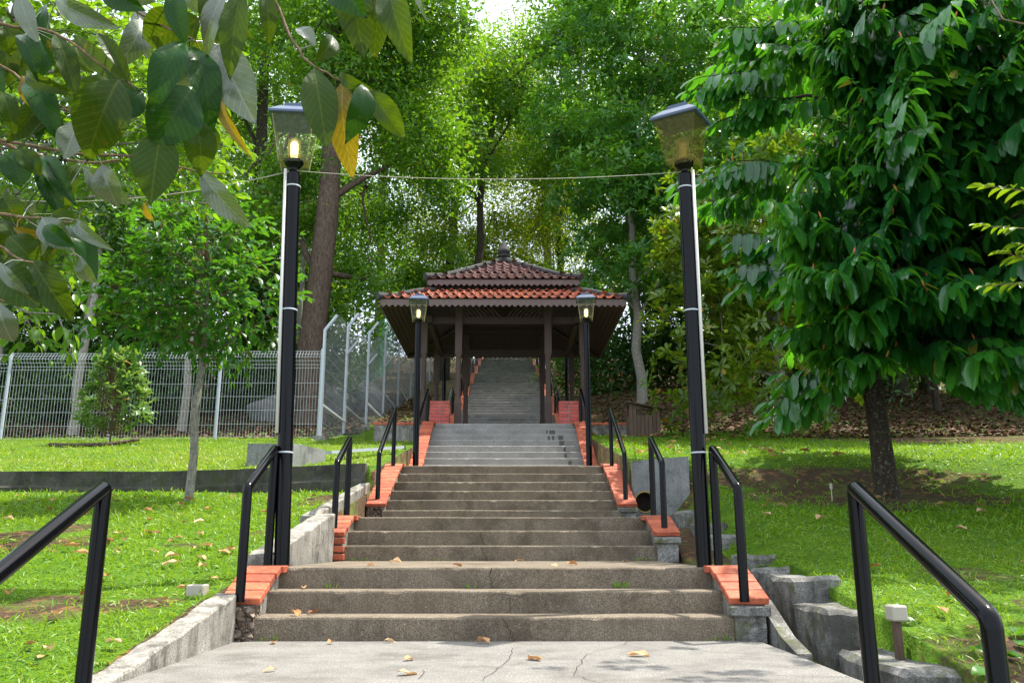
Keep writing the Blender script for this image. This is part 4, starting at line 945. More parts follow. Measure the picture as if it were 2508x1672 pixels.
# low knot beside the trunk
# --- slim young tree on the lawn
yt = empty('young_tree', gp(-4.05, 11.3), 'slim pale-trunked young tree with a round leafy crown on the lawn', 'tree'); b0 = Vector(gp(-4.05, 11.3))
tp = [b0+Vector(v) for v in ((0, 0, -.15), (0, 0, .05), (.02, 0, .6), (-.02, 0, 1.2), (.03, 0, 1.75), (.03, 0, 2.3), (.0, 0, 3.2))]
smooth_by_angle(MB().tube(tp, [.075, .058, .053, .05, .047, .035, .012], 12).build('trunk', M['palebark'], yt), 80)
lob = [((-4.15, 11.3, 4.1), (1.25, 1.2, 1.25)), ((-3.5, 11.1, 3.8), (.75, .8, .75)), ((-4.9, 11.2, 3.9), (.75, .8, .8)), ((-4.2, 11.2, 4.9), (.8, .8, .7)), ((-4.1, 10.7, 3.35), (.8, .6, .4))]
P, O = lobes_points(lob, 640, .25); keep = P[:, 2] > 2.75; P, O = P[keep], O[keep]
dirs = unit(O+UP*.15+rng.normal(0, .4, O.shape)); Pl, Dl, Nl, Ll, Wl, TW = leaf_rows(P-dirs*.2, dirs, 3, .3, .15, .165, .08, .55)
br = MB()
for t in TW: br.tube([t[0], t[-1]], [.005, .002], 4, False)
for i in range(26):
    q = Vector(TW[int(rng.integers(len(TW)))][0]); s = tp[4].lerp(tp[6], max(0, min(1, (q.z-3.3)/1.4))); br.tube(wig(s, q, 5, .1), [.02*(1-.75*j/5) for j in range(6)], 6, False)
br.build('limbs', M['twig'], yt, True)['kind'] = 'stuff'
split_leaves(yt, Pl, Dl, Nl, Ll, Wl, M['leaf_young'], 'ovate', .2, .14, 280)
# --- leafy tree whose crown fills the upper corner on the fence side
mt = empty('leafy_tree', gp(-6.4, 7.8), 'broad light green leafy tree spreading over the lawn behind the hanging branch', 'tree'); b0 = Vector(gp(-6.4, 7.8))
tp = [b0+Vector(v) for v in ((0, 0, -.2), (0, 0, .1), (.05, 0, 1.4), (.3, 0, 2.6), (.8, 0, 3.8), (1.4, 0, 5.2))]
smooth_by_angle(MB().tube(tp, [.2, .14, .12, .11, .08, .03], 12).build('trunk', M['palebark'], mt), 80)
lob = [((-4.9, 8.0, 4.9), (1.9, 1.7, 1.7)), ((-3.7, 8.1, 4.3), (1.05, 1.2, 1.2)), ((-5.0, 8.2, 3.3), (1.4, 1.1, .9)), ((-4.0, 8.3, 5.6), (1.4, 1.3, 1.1)), ((-3.2, 8.3, 5.0), (.7, .9, .7)), ((-6.0, 7.8, 6.2), (2.0, 1.6, 1.5)), ((-4.6, 9.2, 3.6), (1.6, 1.0, 1.0)), ((-3.6, 8.6, 3.6), (.9, .8, .8))]
P, O = lobes_points(lob, 1700, .3); q_ = P-np.array(EYE); uu = 1254+2100*q_[:, 0]/(math.cos(PITCH)*q_[:, 1]+math.sin(PITCH)*q_[:, 2]); el_ = np.degrees(np.arctan2(q_[:, 2], q_[:, 1]))
keep = (in_view(P, 250) | (rng.random(len(P)) < .4)) & ~((uu > 215+90*fbm(P[:, 2]*2, P[:, 1], 8)) & (el_ < 23.5+2.5*fbm(P[:, 0]*2, P[:, 1], 4))) & (uu < 600); P, O = P[keep], O[keep]
dirs = unit(O+np.array([.3, -.1, .1])+rng.normal(0, .45, O.shape)); Pl, Dl, Nl, Ll, Wl, TW = leaf_rows(P-dirs*.2, dirs, 3, .34, .2, .155, .082, .5)
br = MB()
for t in TW: br.tube([t[0], t[-1]], [.005, .002], 4, False)
for i in range(60):
    q = Vector(TW[int(rng.integers(len(TW)))][0]); s = tp[3].lerp(tp[5], max(0, min(1, (q.z-3.2)/2.6))); br.tube(wig(s, q, 6, .09), [.028*(1-.8*j/6) for j in range(7)], 6, False)
br.build('limbs', M['palebark'], mt, True)['kind'] = 'stuff'
split_leaves(mt, Pl, Dl, Nl, Ll, Wl, M['leaf_mid'], 'ovate', .2, .14, 290)
# --- hanging branch in front: every leaf is its own piece
ot = empty('overhanging_tree', gp(-4.3, 2.2), 'tree with large drooping leaves hanging in front of the lamp post', 'tree'); b0 = Vector(gp(-4.3, 2.2))
otp = [b0+Vector(v) for v in ((0, 0, -.2), (0, 0, .1), (.05, .0, 1.4), (.25, .1, 2.3), (.6, .1, 3.1))]
smooth_by_angle(MB().tube(otp, [.2, .15, .13, .10, .05], 12).build('trunk', M['bark'], ot), 80)
K = 1/1.8756
def crp(x, y, Y): return at(x*K, y*K, Y)
BRN = [([(-60, 105), (130, 125), (250, 150), (430, 270), (560, 370), (640, 410)], 2.35, .0055), ([(-60, 270), (60, 335), (170, 420), (340, 530)], 2.5, .005), ([(-60, 640), (80, 685), (220, 725), (420, 750), (555, 735)], 3.0, .009),
       ([(300, 700), (600, 720), (840, 775), (1040, 800)], 2.7, .005), ([(1240, -60), (1300, 90), (1370, 230), (1440, 305), (1530, 355), (1625, 385)], 2.3, .0052), ([(-60, 975), (100, 1000), (200, 1000), (330, 1020)], 2.3, .005),
       ([(-60, 1090), (50, 1170), (150, 1205)], 2.2, .0045), ([(560, -80), (640, 60), (800, 150), (900, 190)], 2.35, .005), ([(860, -90), (960, -40), (1100, -30), (1240, -40)], 2.3, .005), ([(1500, -120), (1640, -60), (1800, -40)], 2.3, .005), ([(-60, 1370), (20, 1385)], 2.1, .004)]
branches = []
for pts, Y, r in BRN:
    w = [crp(x, y, Y+.02*math.sin(i*2)) for i, (x, y) in enumerate(pts)]
    ww = []
    for a_, b_ in zip(w, w[1:]): ww += [a_.lerp(b_, q/3)+Vector((random.uniform(-1, 1), random.uniform(-1, 1), random.uniform(-1, 1)))*.004 for q in range(3)]
    ww.append(w[-1]); hook = otp[4] if pts[0][1] < 300 else otp[3]
    lead = [hook.lerp(ww[0], t)+Vector((0, 0, .25*math.sin(math.pi*t))) for t in (0, .25, .5, .75)]
    n = len(ww); br = MB().tube(lead+ww, [.022, .018, .013, .009]+[r*(1-.6*i/n) for i in range(n)], 7).build('branch', M['twig'], ot, True); branches.append((br, ww))
def fleaf(bx_, by_, tx, ty, w, mat, Y, roll=0, curl=.12, fold=.1, dY=0.0, wave=.03):
    """one big leaf, from its stalk end to its tip (crop pixels), own depth and curl"""
    p, q = crp(bx_, by_, Y), crp(tx, ty, Y+dY); ax = q-p; L = ax.length; d = ax/L; Wm = w*K/2100*Y*1.1
    view = (Vector(EYE)-(p+q)/2).normalized(); s = d.cross(view).normalized(); s = Matrix.Rotation(roll*.6, 3, d) @ s; n_ = s.cross(d)
    br, ww = min(branches, key=lambda b: min((v-p).length for v in b[1])); st = min(ww, key=lambda v: (v-p).length)
    V, U, T = [], [], []; NL, NS = 16, 8; r = random.random()
    for i in range(NL+1):
        t = i/NL; wd = (math.sin(math.pi*min(1, t**1.02)))**.86*(1 if t < .86 else 1-.3*(t-.86)/.14) if 0 < t < 1 else 0.0
        for j in range(NS+1):
            sj = -1+2*j/NS; c = p+d*(L*t)+s*(Wm/2*sj*wd)
            h = curl*L*math.sin(math.pi*t)*.9-curl*L*t*t*1.0+fold*Wm*abs(sj)*wd+wave*Wm*math.sin(t*14+sj*2+r*6)*abs(sj)*wd
            V.append(c+n_*h); U.append((sj*wd, t, r))
    for i in range(NL):
        for j in range(NS):
            a_ = i*(NS+1)+j; T += [(a_, a_+1, a_+NS+2), (a_, a_+NS+2, a_+NS+1)]
    k0 = len(V); mid = [st, st.lerp(p, .5)+Vector((0, 0, .004)), p+d*.01]          # stalk
    if (st-p).length < .6:
        m = MB().tube(mid, [.0022, .002, .0018], 5, False); V += m.V; U += [(0, 0, r)]*len(m.V)
        for f in m.F: T += [(f[0]+k0, f[1]+k0, f[2]+k0), (f[0]+k0, f[2]+k0, f[3]+k0)]
    o = add('leaf', tri_mesh('leaf', np.array([v-b0 for v in V]), T, M[mat], True, U), br, b0); return o
FO, DK, GL, GO = 'leaf_fore', 'leaf_dark', 'leaf_gloss', 'leaf_gold'
FL = [(545, 365, 395, 725, 245, FO, 2.32, .15), (852, 190, 690, 485, 150, DK, 2.22, .5), (885, 400, 700, 665, 250, DK, 2.28, -.1), (745, 590, 690, 925, 195, FO, 2.3, -.2), (900, 535, 930, 805, 145, FO, 2.34, .2), (958, 560, 985, 738, 45, FO, 2.4, .9), (868, 210, 985, 585, 150, DK, 2.36, -.55),
      (1000, 200, 1160, 555, 205, GL, 2.42, .25), (1110, -60, 1050, 355, 130, FO, 2.25, -.3), (1045, -40, 935, 245, 95, GL, 2.3, .75), (965, -60, 945, 170, 80, FO, 2.3, .2), (1012, 430, 1115, 695, 55, GO, 2.44, .6), (1215, -60, 1240, 200, 85, FO, 2.3, .3),
      (1440, 315, 1500, 665, 165, FO, 2.28, -.1), (1575, 375, 1605, 805, 140, GO, 2.34, .3), (1668, 388, 1615, 635, 120, DK, 2.24, -.5), (1560, 340, 1690, 415, 60, FO, 2.3, .5), (1680, 405, 1860, 635, 115, FO, 2.32, .2), (1450, 285, 1545, 155, 95, FO, 2.3, .3), (1452, 215, 1358, 115, 70, GL, 2.3, .8),
      (1600, -120, 1670, 250, 175, FO, 2.3, .1), (1760, -80, 1715, 268, 135, FO, 2.34, -.3), (1790, -60, 1870, 255, 150, FO, 2.3, .25), (1560, -80, 1660, 60, 170, DK, 2.22, .3), (1930, -60, 1945, 85, 30, GL, 2.4, .9),
      (470, 755, 535, 950, 120, GL, 2.55, .4), (920, 785, 1135, 1045, 115, GL, 2.5, .45), (250, -10, 520, 130, 110, GL, 2.3, .6), (85, -50, 165, 195, 95, GL, 2.25, .7), (100, 160, 170, 335, 95, DK, 2.3, -.3), (470, -60, 650, 45, 120, DK, 2.3, .3), (925, 85, 640, 190, 235, FO, 2.38, .2),
      (340, 160, 590, 405, 95, FO, 2.4, .5), (250, 155, 355, 435, 100, FO, 2.42, -.4), (120, 335, 305, 430, 75, FO, 2.35, .4), (440, 150, 605, 385, 75, FO, 2.45, .6), (110, 350, 150, 500, 70, GO, 2.5, .5), (20, 120, 50, 250, 130, FO, 2.4, 0), (0, 420, 70, 600, 90, FO, 2.5, .3), (215, 20, 240, 300, 60, DK, 2.5, .6),
      (10, 890, 95, 1030, 110, FO, 2.35, .2), (60, 1045, 215, 1090, 50, GO, 2.3, .5), (40, 1085, 175, 1225, 135, FO, 2.3, -.2), (190, 1005, 325, 1145, 120, GL, 2.25, .3), (200, 1040, 330, 1130, 80, DK, 2.2, .2), (345, 1005, 485, 1140, 65, GL, 2.4, .6), (370, 1175, 430, 1310, 65, GL, 2.5, .5), (150, 1195, 325, 1465, 145, FO, 2.25, .15),
      (0, 1205, 115, 1350, 60, GL, 2.15, .7), (-20, 1260, 165, 1390, 190, FO, 2.25, .1), (-10, 1385, 55, 1580, 110, GL, 2.1, .3), (0, 1000, 90, 1110, 90, FO, 2.4, .4), (150, 920, 172, 1005, 50, GL, 2.4, .8), (230, 980, 350, 1010, 70, FO, 2.4, .5), (660, 925, 700, 1025, 35, GO, 2.6, .7), (560, -50, 700, 10, 90, GL, 2.35, .5), (330, 250, 420, 330, 60, FO, 2.5, .3), (855, -60, 910, 60, 80, GL, 2.45, .6), (800, -50, 845, 200, 110, DK, 2.2, .4)]
for br_, ww in branches[:10]:
    for q in range(7):
        p_ = random.choice(ww); qd = p_-Vector(EYE); dd = math.cos(PITCH)*qd.y+math.sin(PITCH)*qd.z; u_ = (1254+2100*qd.x/dd)/K; v_ = (836-2100*(-math.sin(PITCH)*qd.y+math.cos(PITCH)*qd.z)/dd)/K
        if u_ > 1000 or v_ < -250 or u_ < -150: continue
        if v_ > 600 and u_ > 420: continue
        a_ = random.uniform(-.9, .9); l_ = random.uniform(170, 300)
        FL.append((u_+random.uniform(-20, 20), v_+random.uniform(0, 25), u_+math.sin(a_)*l_, v_+math.cos(a_)*l_, random.uniform(90, 150), random.choice((FO, FO, DK, GL)), random.uniform(2.45, 2.9), random.uniform(-.9, .9)))
for (x0, y0_, x1, y1_, w, mk, Y, roll) in FL:
    fleaf(x0, y0_, x1, y1_, w, mk, Y, roll*random.choice((1, -1)) if mk == FO else roll, random.uniform(.08, .28), random.uniform(.05, .28), random.uniform(-.06, .06), random.uniform(.03, .07))
# --- twig at the bin-side picture edge
rt = empty('flowering_branch_tree', gp(4.6, 4.6), 'small tree with pale yellow-green leaf sprays reaching in beside the glossy tree', 'tree'); b0 = Vector(gp(4.6, 4.6))
smooth_by_angle(MB().tube([b0+Vector((0, 0, -.2)), b0+Vector((0, 0, .8)), b0+Vector((-.1, 0, 1.9)), b0+Vector((-.2, .1, 2.8))], [.09, .07, .06, .03], 10).build('trunk', M['bark'], rt), 80)
starts = [at(u, v, 4.9) for u, v in ((2530, 470), (2520, 560), (2540, 640), (2530, 690), (2560, 600), (2580, 500))]
br = MB(); Ps, Ds = [], []
for s in starts:
    br.tube(wig(b0+Vector((-.1, 0, 2.1)), s, 5, .1), [.015, .012, .01, .008, .006, .004], 6); Ps.append(np.array(s)); Ds.append(unit(np.array([-.8, random.uniform(-.3, .3), random.uniform(.0, .35)])))
cp_, co_ = lobes_points([((4.1, 5.6, 5.7), (1.5, 1.3, .7)), ((5.2, 4.6, 4.8), (1.3, 1.3, 1.2))], 90, .3)
for q in range(len(cp_)): br.tube(wig(b0+Vector((-.2, .1, 2.8)), cp_[q], 5, .1), [.012, .01, .008, .006, .005, .003], 5, False) if q % 4 == 0 else None; Ps.append(cp_[q]); Ds.append(unit(co_[q]*np.array([1, 1, .4])+rng.normal(0, .3, 3)))
Pl, Dl, Nl, Ll, Wl, TW = leaf_rows(np.array(Ps), np.array(Ds), 5, .26, .1, .13, .05, .15)
for t in TW: br.tube([t[0], t[-1]], [.004, .002], 4, False)
br.build('limbs', M['twig'], rt, True); split_leaves(rt, Pl, Dl, Nl, Ll, Wl, M['leaf_magnolia'], 'long', .2, .2, 60)
# --- forest
tree('whorled_leaf_tree', gp(6.5, 20), (6.4, 19.6, 9), .2, .07, [((6.2, 19.2, 7.2), (2.9, 2.3, 3.4)), ((4.3, 18.2, 4.9), (1.3, 1.4, 1.7)), ((4.9, 18.4, 7.0), (1.5, 1.4, 2.0)), ((8.6, 19, 9.5), (3.4, 2.6, 3.4)), ((5.6, 17.9, 3.9), (1.7, 1.2, .9))], M['leaf_magnolia'], M['palebark'], 'olive yellow-green tree with whorled leaves behind the unlit lamp post', ncl=2600, k=9, L=.24, Wd=.082, lod=1, shell=.22, jit=.02, upb=.5, spread=1.25, shape='obovate', twigs=50, flare=1.9)
tree('dark_whorled_tree', gp(4.35, 27), (4.1, 27, 13), .17, .09, [((4.3, 27.5, 12.0), (3.0, 2.6, 3.6)), ((5.8, 27, 18), (4.6, 3.6, 4.4)), ((7.2, 26, 11.5), (2.8, 2.6, 3.4)), ((3.0, 26.8, 9.4), (1.3, 1.5, 1.5)), ((5.2, 26.0, 9.0), (1.8, 1.6, 1.5)), ((2.6, 28, 15.5), (2.0, 2, 2.2))], M['leaf_whorl'], M['palebark'], 'tall dark green tree with leaning trunk rising beside the pavilion roof', ncl=5600, k=7, L=.30, Wd=.10, lod=2, shell=.25, jit=.06, twigs=60, spread=1.25)
FT = [((-6.0, 26.5), (-5.9, 26.5, 24), .44, .2, [((-6, 27, 19), (5.0, 4, 5)), ((-7.6, 27, 11.5), (2.0, 2, 2.6)), ((-3.6, 28, 14), (2.6, 2.6, 3.2)), ((-4.5, 27.4, 9.2), (1.5, 1.6, 1.7)), ((-3.4, 27, 18.5), (2.6, 2.5, 3))], 'leaf_far', 'massive brown-trunked tree rising behind the corner of the mesh fence', 3600),
      ((-10.6, 34), (-10.6, 34, 26), .33, .16, [((-12, 34, 21), (6, 4, 6)), ((-9, 35, 14), (3.2, 3, 3.6)), ((-14, 33, 12.5), (4, 3.4, 4))], 'leaf_far', 'tall forest tree with a straight trunk behind the leafy tree', 3000),
      ((-8.3, 38), (-8.2, 38, 28), .30, .14, [((-7.6, 38, 24), (4.5, 4, 5)), ((-6.5, 38, 14), (2.8, 3, 3.2))], 'leaf_far', 'tall slender forest tree beyond the massive brown trunk', 2000),
      ((-3.6, 47), (-2.6, 47, 27), .34, .15, [((-1.8, 47, 25), (6, 4.5, 6)), ((-3.6, 46, 16.5), (3.2, 3, 3.4)), ((-.2, 48, 17.5), (2.4, 3, 2.6))], 'leaf_far2', 'yellow-green tree rising directly behind the pavilion finial', 3200),
      ((3.6, 62), (2.6, 63, 34), .4, .2, [((1.5, 64, 31), (8, 5, 7)), ((.5, 58, 36), (7, 5, 5)), ((3.5, 63, 23), (5, 4, 4)), ((-4, 64, 25), (4.6, 4, 4.6))], 'leaf_far2', 'hazy bright tree at the head of the stairs', 2600),
      ((6.8, 43), (6.4, 43, 26), .3, .14, [((6.2, 43, 22), (5.5, 4.5, 6)), ((2.4, 41, 21.5), (3.4, 3.4, 3.6)), ((8.5, 42, 14), (3.4, 3.4, 3.2))], 'leaf_far', 'green forest tree behind the leaning dark tree', 3200),
      ((13.5, 29), (13.5, 29, 18), .3, .14, [((13, 28.5, 14), (5, 4, 6)), ((11, 27, 8.5), (2.6, 2.6, 2.6))], 'leaf_whorl', 'dark forest tree standing uphill of the glossy-leaved tree', 2200),
      ((18, 24), (18, 24, 14), .25, .12, [((17, 24, 10), (4.5, 4, 5))], 'leaf_far', 'leafy tree far out beyond the glossy-leaved tree', 1200),
      ((-17, 28), (-17, 28, 18), .28, .13, [((-16, 28, 14), (5, 4, 6)), ((-12.6, 28, 8.6), (3, 2.6, 2.4))], 'leaf_far', 'green tree behind the rolled-top fence and the leafy tree', 2000),
      ((-9, 58), (-9, 58, 32), .4, .2, [((-9, 58, 28), (8, 5, 9)), ((-6, 57, 19), (4, 4, 4))], 'leaf_far2', 'distant tall tree on the hill left of the stairs head', 2200),
      ((11, 58), (11, 58, 32), .4, .2, [((11, 58, 26), (8, 5, 9)), ((15, 56, 18), (6, 5, 5))], 'leaf_far', 'distant tall tree on the hill past the orange lattice fence', 2200),
      ((-20, 48), (-20, 48, 28), .4, .2, [((-19, 48, 22), (8, 5, 10))], 'leaf_far', 'distant tree on the wooded slope beyond the fence', 1600),
      ((22, 44), (22, 44, 28), .4, .2, [((21, 44, 20), (8, 5, 10))], 'leaf_far', 'distant tree on the wooded slope beyond the soil bank', 1400)]
FT += [((9.5, 34), (9.5, 34, 20), .26, .12, [((9, 34, 17), (4.5, 4, 5)), ((6.5, 33, 13), (3, 3, 3)), ((12, 33, 11), (3.4, 3, 3.4))], 'leaf_far', 'green tree rising behind the olive whorled tree', 2600),
       ((-1.9, 36.5), (-.6, 36.5, 21), .24, .1, [((1.0, 36, 21.5), (3.8, 3.4, 3.8)), ((3.6, 35, 24), (3.0, 3, 3)), ((-2.4, 36, 17.5), (2.8, 2.8, 2.8)), ((-3.3, 37, 12.5), (1.9, 2, 2.3))], 'leaf_far', 'slender tree leaning over the stairs behind the pavilion roof', 2600),
       ((3.4, 52), (3.2, 52, 28), .3, .14, [((3, 52, 22), (5, 4.5, 5.5)), ((5.5, 50, 16.5), (3, 3, 3))], 'leaf_far2', 'bright tree beside the upper stairs past the leaning dark tree', 2200),
       ((-13, 44), (-13, 44, 26), .35, .16, [((-13, 44, 19), (6, 4.5, 8)), ((-8.6, 44, 18), (3.6, 3.4, 4))], 'leaf_far', 'broad forest tree deep behind the massive brown trunk', 2600)]
for i, (x, y) in enumerate(((-17.5, 31.5), (-13.6, 31), (-10, 32), (-7.4, 33.5), (-20, 27), (7.6, 36), (11, 33), (15, 30), (19, 29), (3.3, 46), (-5.6, 52), (12.5, 24.5))):
    z = gz1(x, y); FT.append(((x, y), (x, y, z+4.5), .11, .06, [((x, y, z+4.6), (2.6, 2.2, 2.2)), ((x-1.2, y-.6, z+2.4), (1.7, 1.5, 1.7)), ((x+1.3, y-.3, z+2.0), (1.6, 1.5, 1.6))], 'leaf_bush' if i % 3 else 'leaf_far', ['low dense tree behind the thin pale trunk', 'low dense tree behind the pale shrub', 'low dense tree behind the thin dark trunk', 'low dense tree near the grey boulders', 'low dense tree at the end of the wire fence', 'low dense tree beside the orange lattice fence', 'low dense tree behind the olive whorled tree trunk', 'low dense tree on the soil bank behind the glossy tree', 'low dense tree far along the soil bank', 'low dense tree beside the upper stairs', 'low dense tree behind the green netting', 'low dense tree just uphill of the olive whorled tree'][i], 900))
FT += [((16.5, 33), (16, 33, 22), .28, .13, [((14, 33, 19.5), (5, 4, 5)), ((17.5, 31, 17), (4.5, 4, 5)), ((11, 34, 22), (4.5, 4, 4.5))], 'leaf_whorl', 'tall tree filling the gap above the glossy-leaved tree', 3400)]
FT[9] = FT[9][:6]+('distant tall tree on the hill on the netting side of the stairs head',)+FT[9][7:]
for (bp, tt, r0, r1, lb_, lm, lab, ncl) in FT:
    tree('forest_tree', gp(*bp), tt, r0, r1, lb_, M[lm], M['darkbark'] if r0 < .4 else M['bark'], lab, 'tree', 'forest trees on the hillside', ncl=int(ncl*1.1), k=9, L=.25, Wd=.10, lod=3, shell=.34, jit=.26, twigs=70, spread=1.3, limb_r=r1*.75)
for i, (x, y, h) in enumerate(((-10.9, 21.6, 6), (-8.9, 23.5, 5.5), (-12.6, 25, 7), (-7.6, 30, 8), (-14, 23, 6))):
    tree('thin_tree', gp(x, y), (x+.2, y, gz1(x, y)+h), .13, .06, [((x, y+.3, gz1(x, y)+h), (1.5, 1.4, 1.3))], M['leaf_bush'], M['palebark'], ['pale thin trunk with flared roots behind the rolled-top fence', 'dark thin trunk behind the pale shrub', 'thin trunk in the shade behind the fence end', 'thin trunk among bushes near the massive brown trunk', 'thin trunk at the far fence corner'][i], 'tree', 'thin trees behind the fence', ncl=260, k=8, L=.26, Wd=.1, lod=3, jit=.2, flare=2.0, twigs=12)
for i in range(22):
    left = i < 11
    x = (-18+1.12*(i)+random.uniform(-.4, .4)) if left else (3.4+1.35*(i-11)+random.uniform(-.4, .4)); y = (29+random.uniform(-2.5, 3)) if left else (32.5+random.uniform(-1.5, 3.5))
    z = gz1(x, y); r = random.uniform(1.0, 1.7)
    tree('bush', (x, y, z), (x, y, z+r), .05, .02, [((x, y, z+r*.85), (r*1.1, r, r*1.05)), ((x+.6, y+.3, z+r*1.5), (r*.7, r*.7, r*.7))], M['leaf_bush'], M['bark'], 'dark green bush in the shade behind the mesh fence' if left else 'dark green bush on the shaded slope past the litter bin', 'bush', 'bushes behind the mesh fence' if left else 'bushes past the litter bin', ncl=330, k=8, L=.24, Wd=.1, lod=3, jit=.2, twigs=6, shell=.35)
shb = empty('pale_shrub', gp(-8.35, 18.2), 'pale-leaved bushy shrub planted in front of the wire fence', 'shrub'); b0 = Vector(gp(-8.35, 18.2)); br = MB(); Ps, Ds = [], []
for i in range(170):
    t = random.random()**.8; a = random.random()*6.28; rr = (1.0-.72*t)*random.uniform(.55, 1.0)*(.45+.6*min(1, t*4)); z = .25+1.75*t
    e = b0+Vector((math.cos(a)*rr, math.sin(a)*rr*.8, z)); s = b0+Vector((0, 0, z*.55)); br.tube([s, s.lerp(e, .5)+Vector((0, 0, -.04)), e], [.008, .006, .003], 4, False); Ps.append(np.array(e)); Ds.append(unit(np.array(e-s)+np.array([0, 0, .35])))
br.tube([b0-Vector((0, 0, .1)), b0+Vector((0, 0, 2.0))], [.022, .008], 6); br.build('stems', M['twig'], shb, True)
V, T, U = whorls(np.array(Ps), np.array(Ds), 10, .20, .068, 1, .5, 1.25, .2, .2, 'long', .05); tag(add('foliage', tri_mesh('foliage', V-np.array(b0), T, M['leaf_shrub'], True, U), shb, b0), kind='stuff')
V2 = [Vector(gp(-9.3, 17.6, .05)), Vector(gp(-8.8, 17.55, .04)), Vector(gp(-8.1, 17.6, .05)), Vector(gp(-7.6, 17.9, .14))]
tag(MB().tube(V2, [.04, .038, .04, .03], 8).build('log', M['bark'], None, True), 'short dead log lying at the foot of the pale shrub', 'log')
for (x, y, r) in ((-7.4, 27.5, .8), (-6.3, 29.5, 1.1), (-5.4, 31.5, 1.0)):
    bm = bmesh.new(); bmesh.ops.create_icosphere(bm, subdivisions=3, radius=1)
    for v in bm.verts: f = 1+.22*math.sin(v.co.x*3+x)*math.sin(v.co.y*4+y)+.1*math.sin(v.co.z*7); v.co = Vector((v.co.x*r*f, v.co.y*r*.8*f, v.co.z*r*.75*f))
    me = bpy.data.meshes.new('boulder'); bm.to_mesh(me); bm.free(); me.materials.append(M['rock']); me.polygons.foreach_set('use_smooth', [True]*len(me.polygons))
    tag(add('boulder', me, None, gp(x, y, .25)), {.8: 'small', 1.1: 'largest', 1.0: 'middle-sized'}[r]+' grey boulder behind the tall mesh fence', 'boulder', 'boulders behind the tall fence')
# --- plant marker
p = at(2039, 1235, 10.9); p.z = gz1(p.x, p.y); pmk = empty('plant_marker', p, 'small pale fork-shaped plant marker stuck in the bare soil', 'marker')
MB().bar(p-Vector((0, 0, .05)), p+Vector((0, 0, .16)), .012, .006).build('stake', M['cream'], pmk); MB().box(p.x-.018, p.x+.018, p.y-.004, p.y+.004, p.z+.155, p.z+.225, .003).build('plate', M['cream'], pmk)
# ------------------------------------------------------------------ turf
def turf():
    N = 520000; y = 3.0+17.2*rng.random(N)**.75; x = (rng.random(N)*2-1)*(.75*y+1.2)
    dist = np.hypot(x-EYE[0], y); dens = np.clip((4.6/dist)**1.35, 0, 1)
    s = soil(x, y)+.25*fbm(x*2.3, y*2.3, 9); k = rng.random(N) < dens*np.clip(1.15-1.35*s, .0, 1)
    left = x < 0; lim = np.where(left, np.where(y < 8.8, 1.865, 2.03), np.where(y < 6.9, 2.325, np.where(y < 12.28, 2.3, 1.9)))
    k &= (np.abs(x) > lim) & ~((y > 12.2) & (y < 12.5) & (x < 2.7) & ((x < 0) | (y < 12.46))) & ~((y > 19.3) & (np.abs(x) < 3)) & ~((np.abs(y-13.7) < .5) & (x > -3.95) & (x < -2.9))
    x, y = x[k], y[k]; z = ground(x, y); P = np.stack([x, y, z-.006], 1); k = in_view(P, 60); P = P[k]; n = len(P)
    dist = np.linalg.norm(P-np.array(EYE), axis=1); sc = np.clip(dist/7, .85, 1.8)
    lean = rng.normal(0, .75, (n, 3)); lean[:, 2] = .75; D = unit(lean); Nn = unit(np.stack([rng.normal(0, .6, n), rng.normal(0, .6, n), np.ones(n)], 1))
    tall = 1+.55*fbm(P[:, 0]*1.7, P[:, 1]*1.7, 3)+.35*np.clip(fbm(P[:, 0]*6, P[:, 1]*6, 13), 0, 1)
    V, T, U = leaves(P, D, Nn, (.045+.04*rng.random(n))*tall*np.sqrt(sc), (.0075+.005*rng.random(n))*sc, 2, .35, .2)
    dry = np.clip(.42*(P[:, 0] < 0)*(P[:, 1] > 12.4)+.3*fbm(P[:, 0]*.8, P[:, 1]*.8, 6)+(rng.random(n) < .07)*.7+.02, 0, 1); U[:, 0] = np.repeat(dry, 5)
    return tag(add('grass', tri_mesh('grass', V, T, M['grass'], False, U)), 'short bright green turf on both sides of the stairs', 'grass', None, 'stuff')
turf()
for (x, y, z, nb) in ((-1.25, 6.55, 2*R, 9), (-.2, 6.56, 2*R, 7), (-1.4, 8.92, 3*R, 12), (1.45, 8.92, 3*R, 14), (-.6, 8.92, 3*R, 6), (-1.5, 5.96, 0, 10), (.9, 11.7, 6*R, 10), (-1.3, 11.7, 6*R, 10), (1.5, 5.96, .0, 12), (-1.2, 12.08, 7*R, 8)):
    P = np.array([[x+random.uniform(-.09, .09), y-.004, z+.002] for _ in range(nb)]); D = unit(np.stack([rng.normal(0, .6, nb), rng.normal(-.35, .2, nb), np.ones(nb)*.8], 1))
    V, T, U = leaves(P, D, np.tile([0, -1., 0], (nb, 1)), .025+.03*rng.random(nb), .006, 2, .4, .2); tag(add('grass_tuft', tri_mesh('grass_tuft', V-np.array([x, y, z]), T, M['grass'], False, U*np.array([0, 1, 1])), None, (x, y, z)), 'tiny weed sprouting where a brown step meets its tread', 'weed', 'weeds in the step joints')
tf_ = at(1523, 1415, 6.56); P = np.array([[tf_.x+random.uniform(-.05, .05), 6.565, R*2+.002] for _ in range(26)]); D = unit(np.stack([rng.normal(0, .5, 26), rng.normal(-.2, .2, 26), np.ones(26)], 1))
V, T, U = leaves(P, D, np.tile([0, -1., 0], (26, 1)), .06, .006, 2, .4, .2); tag(add('grass_tuft', tri_mesh('grass_tuft', V, T, M['grass'], False, U*np.array([0, 1, 1]))), 'small grass tuft growing from a crack in the lowest flight', 'grass tuft')
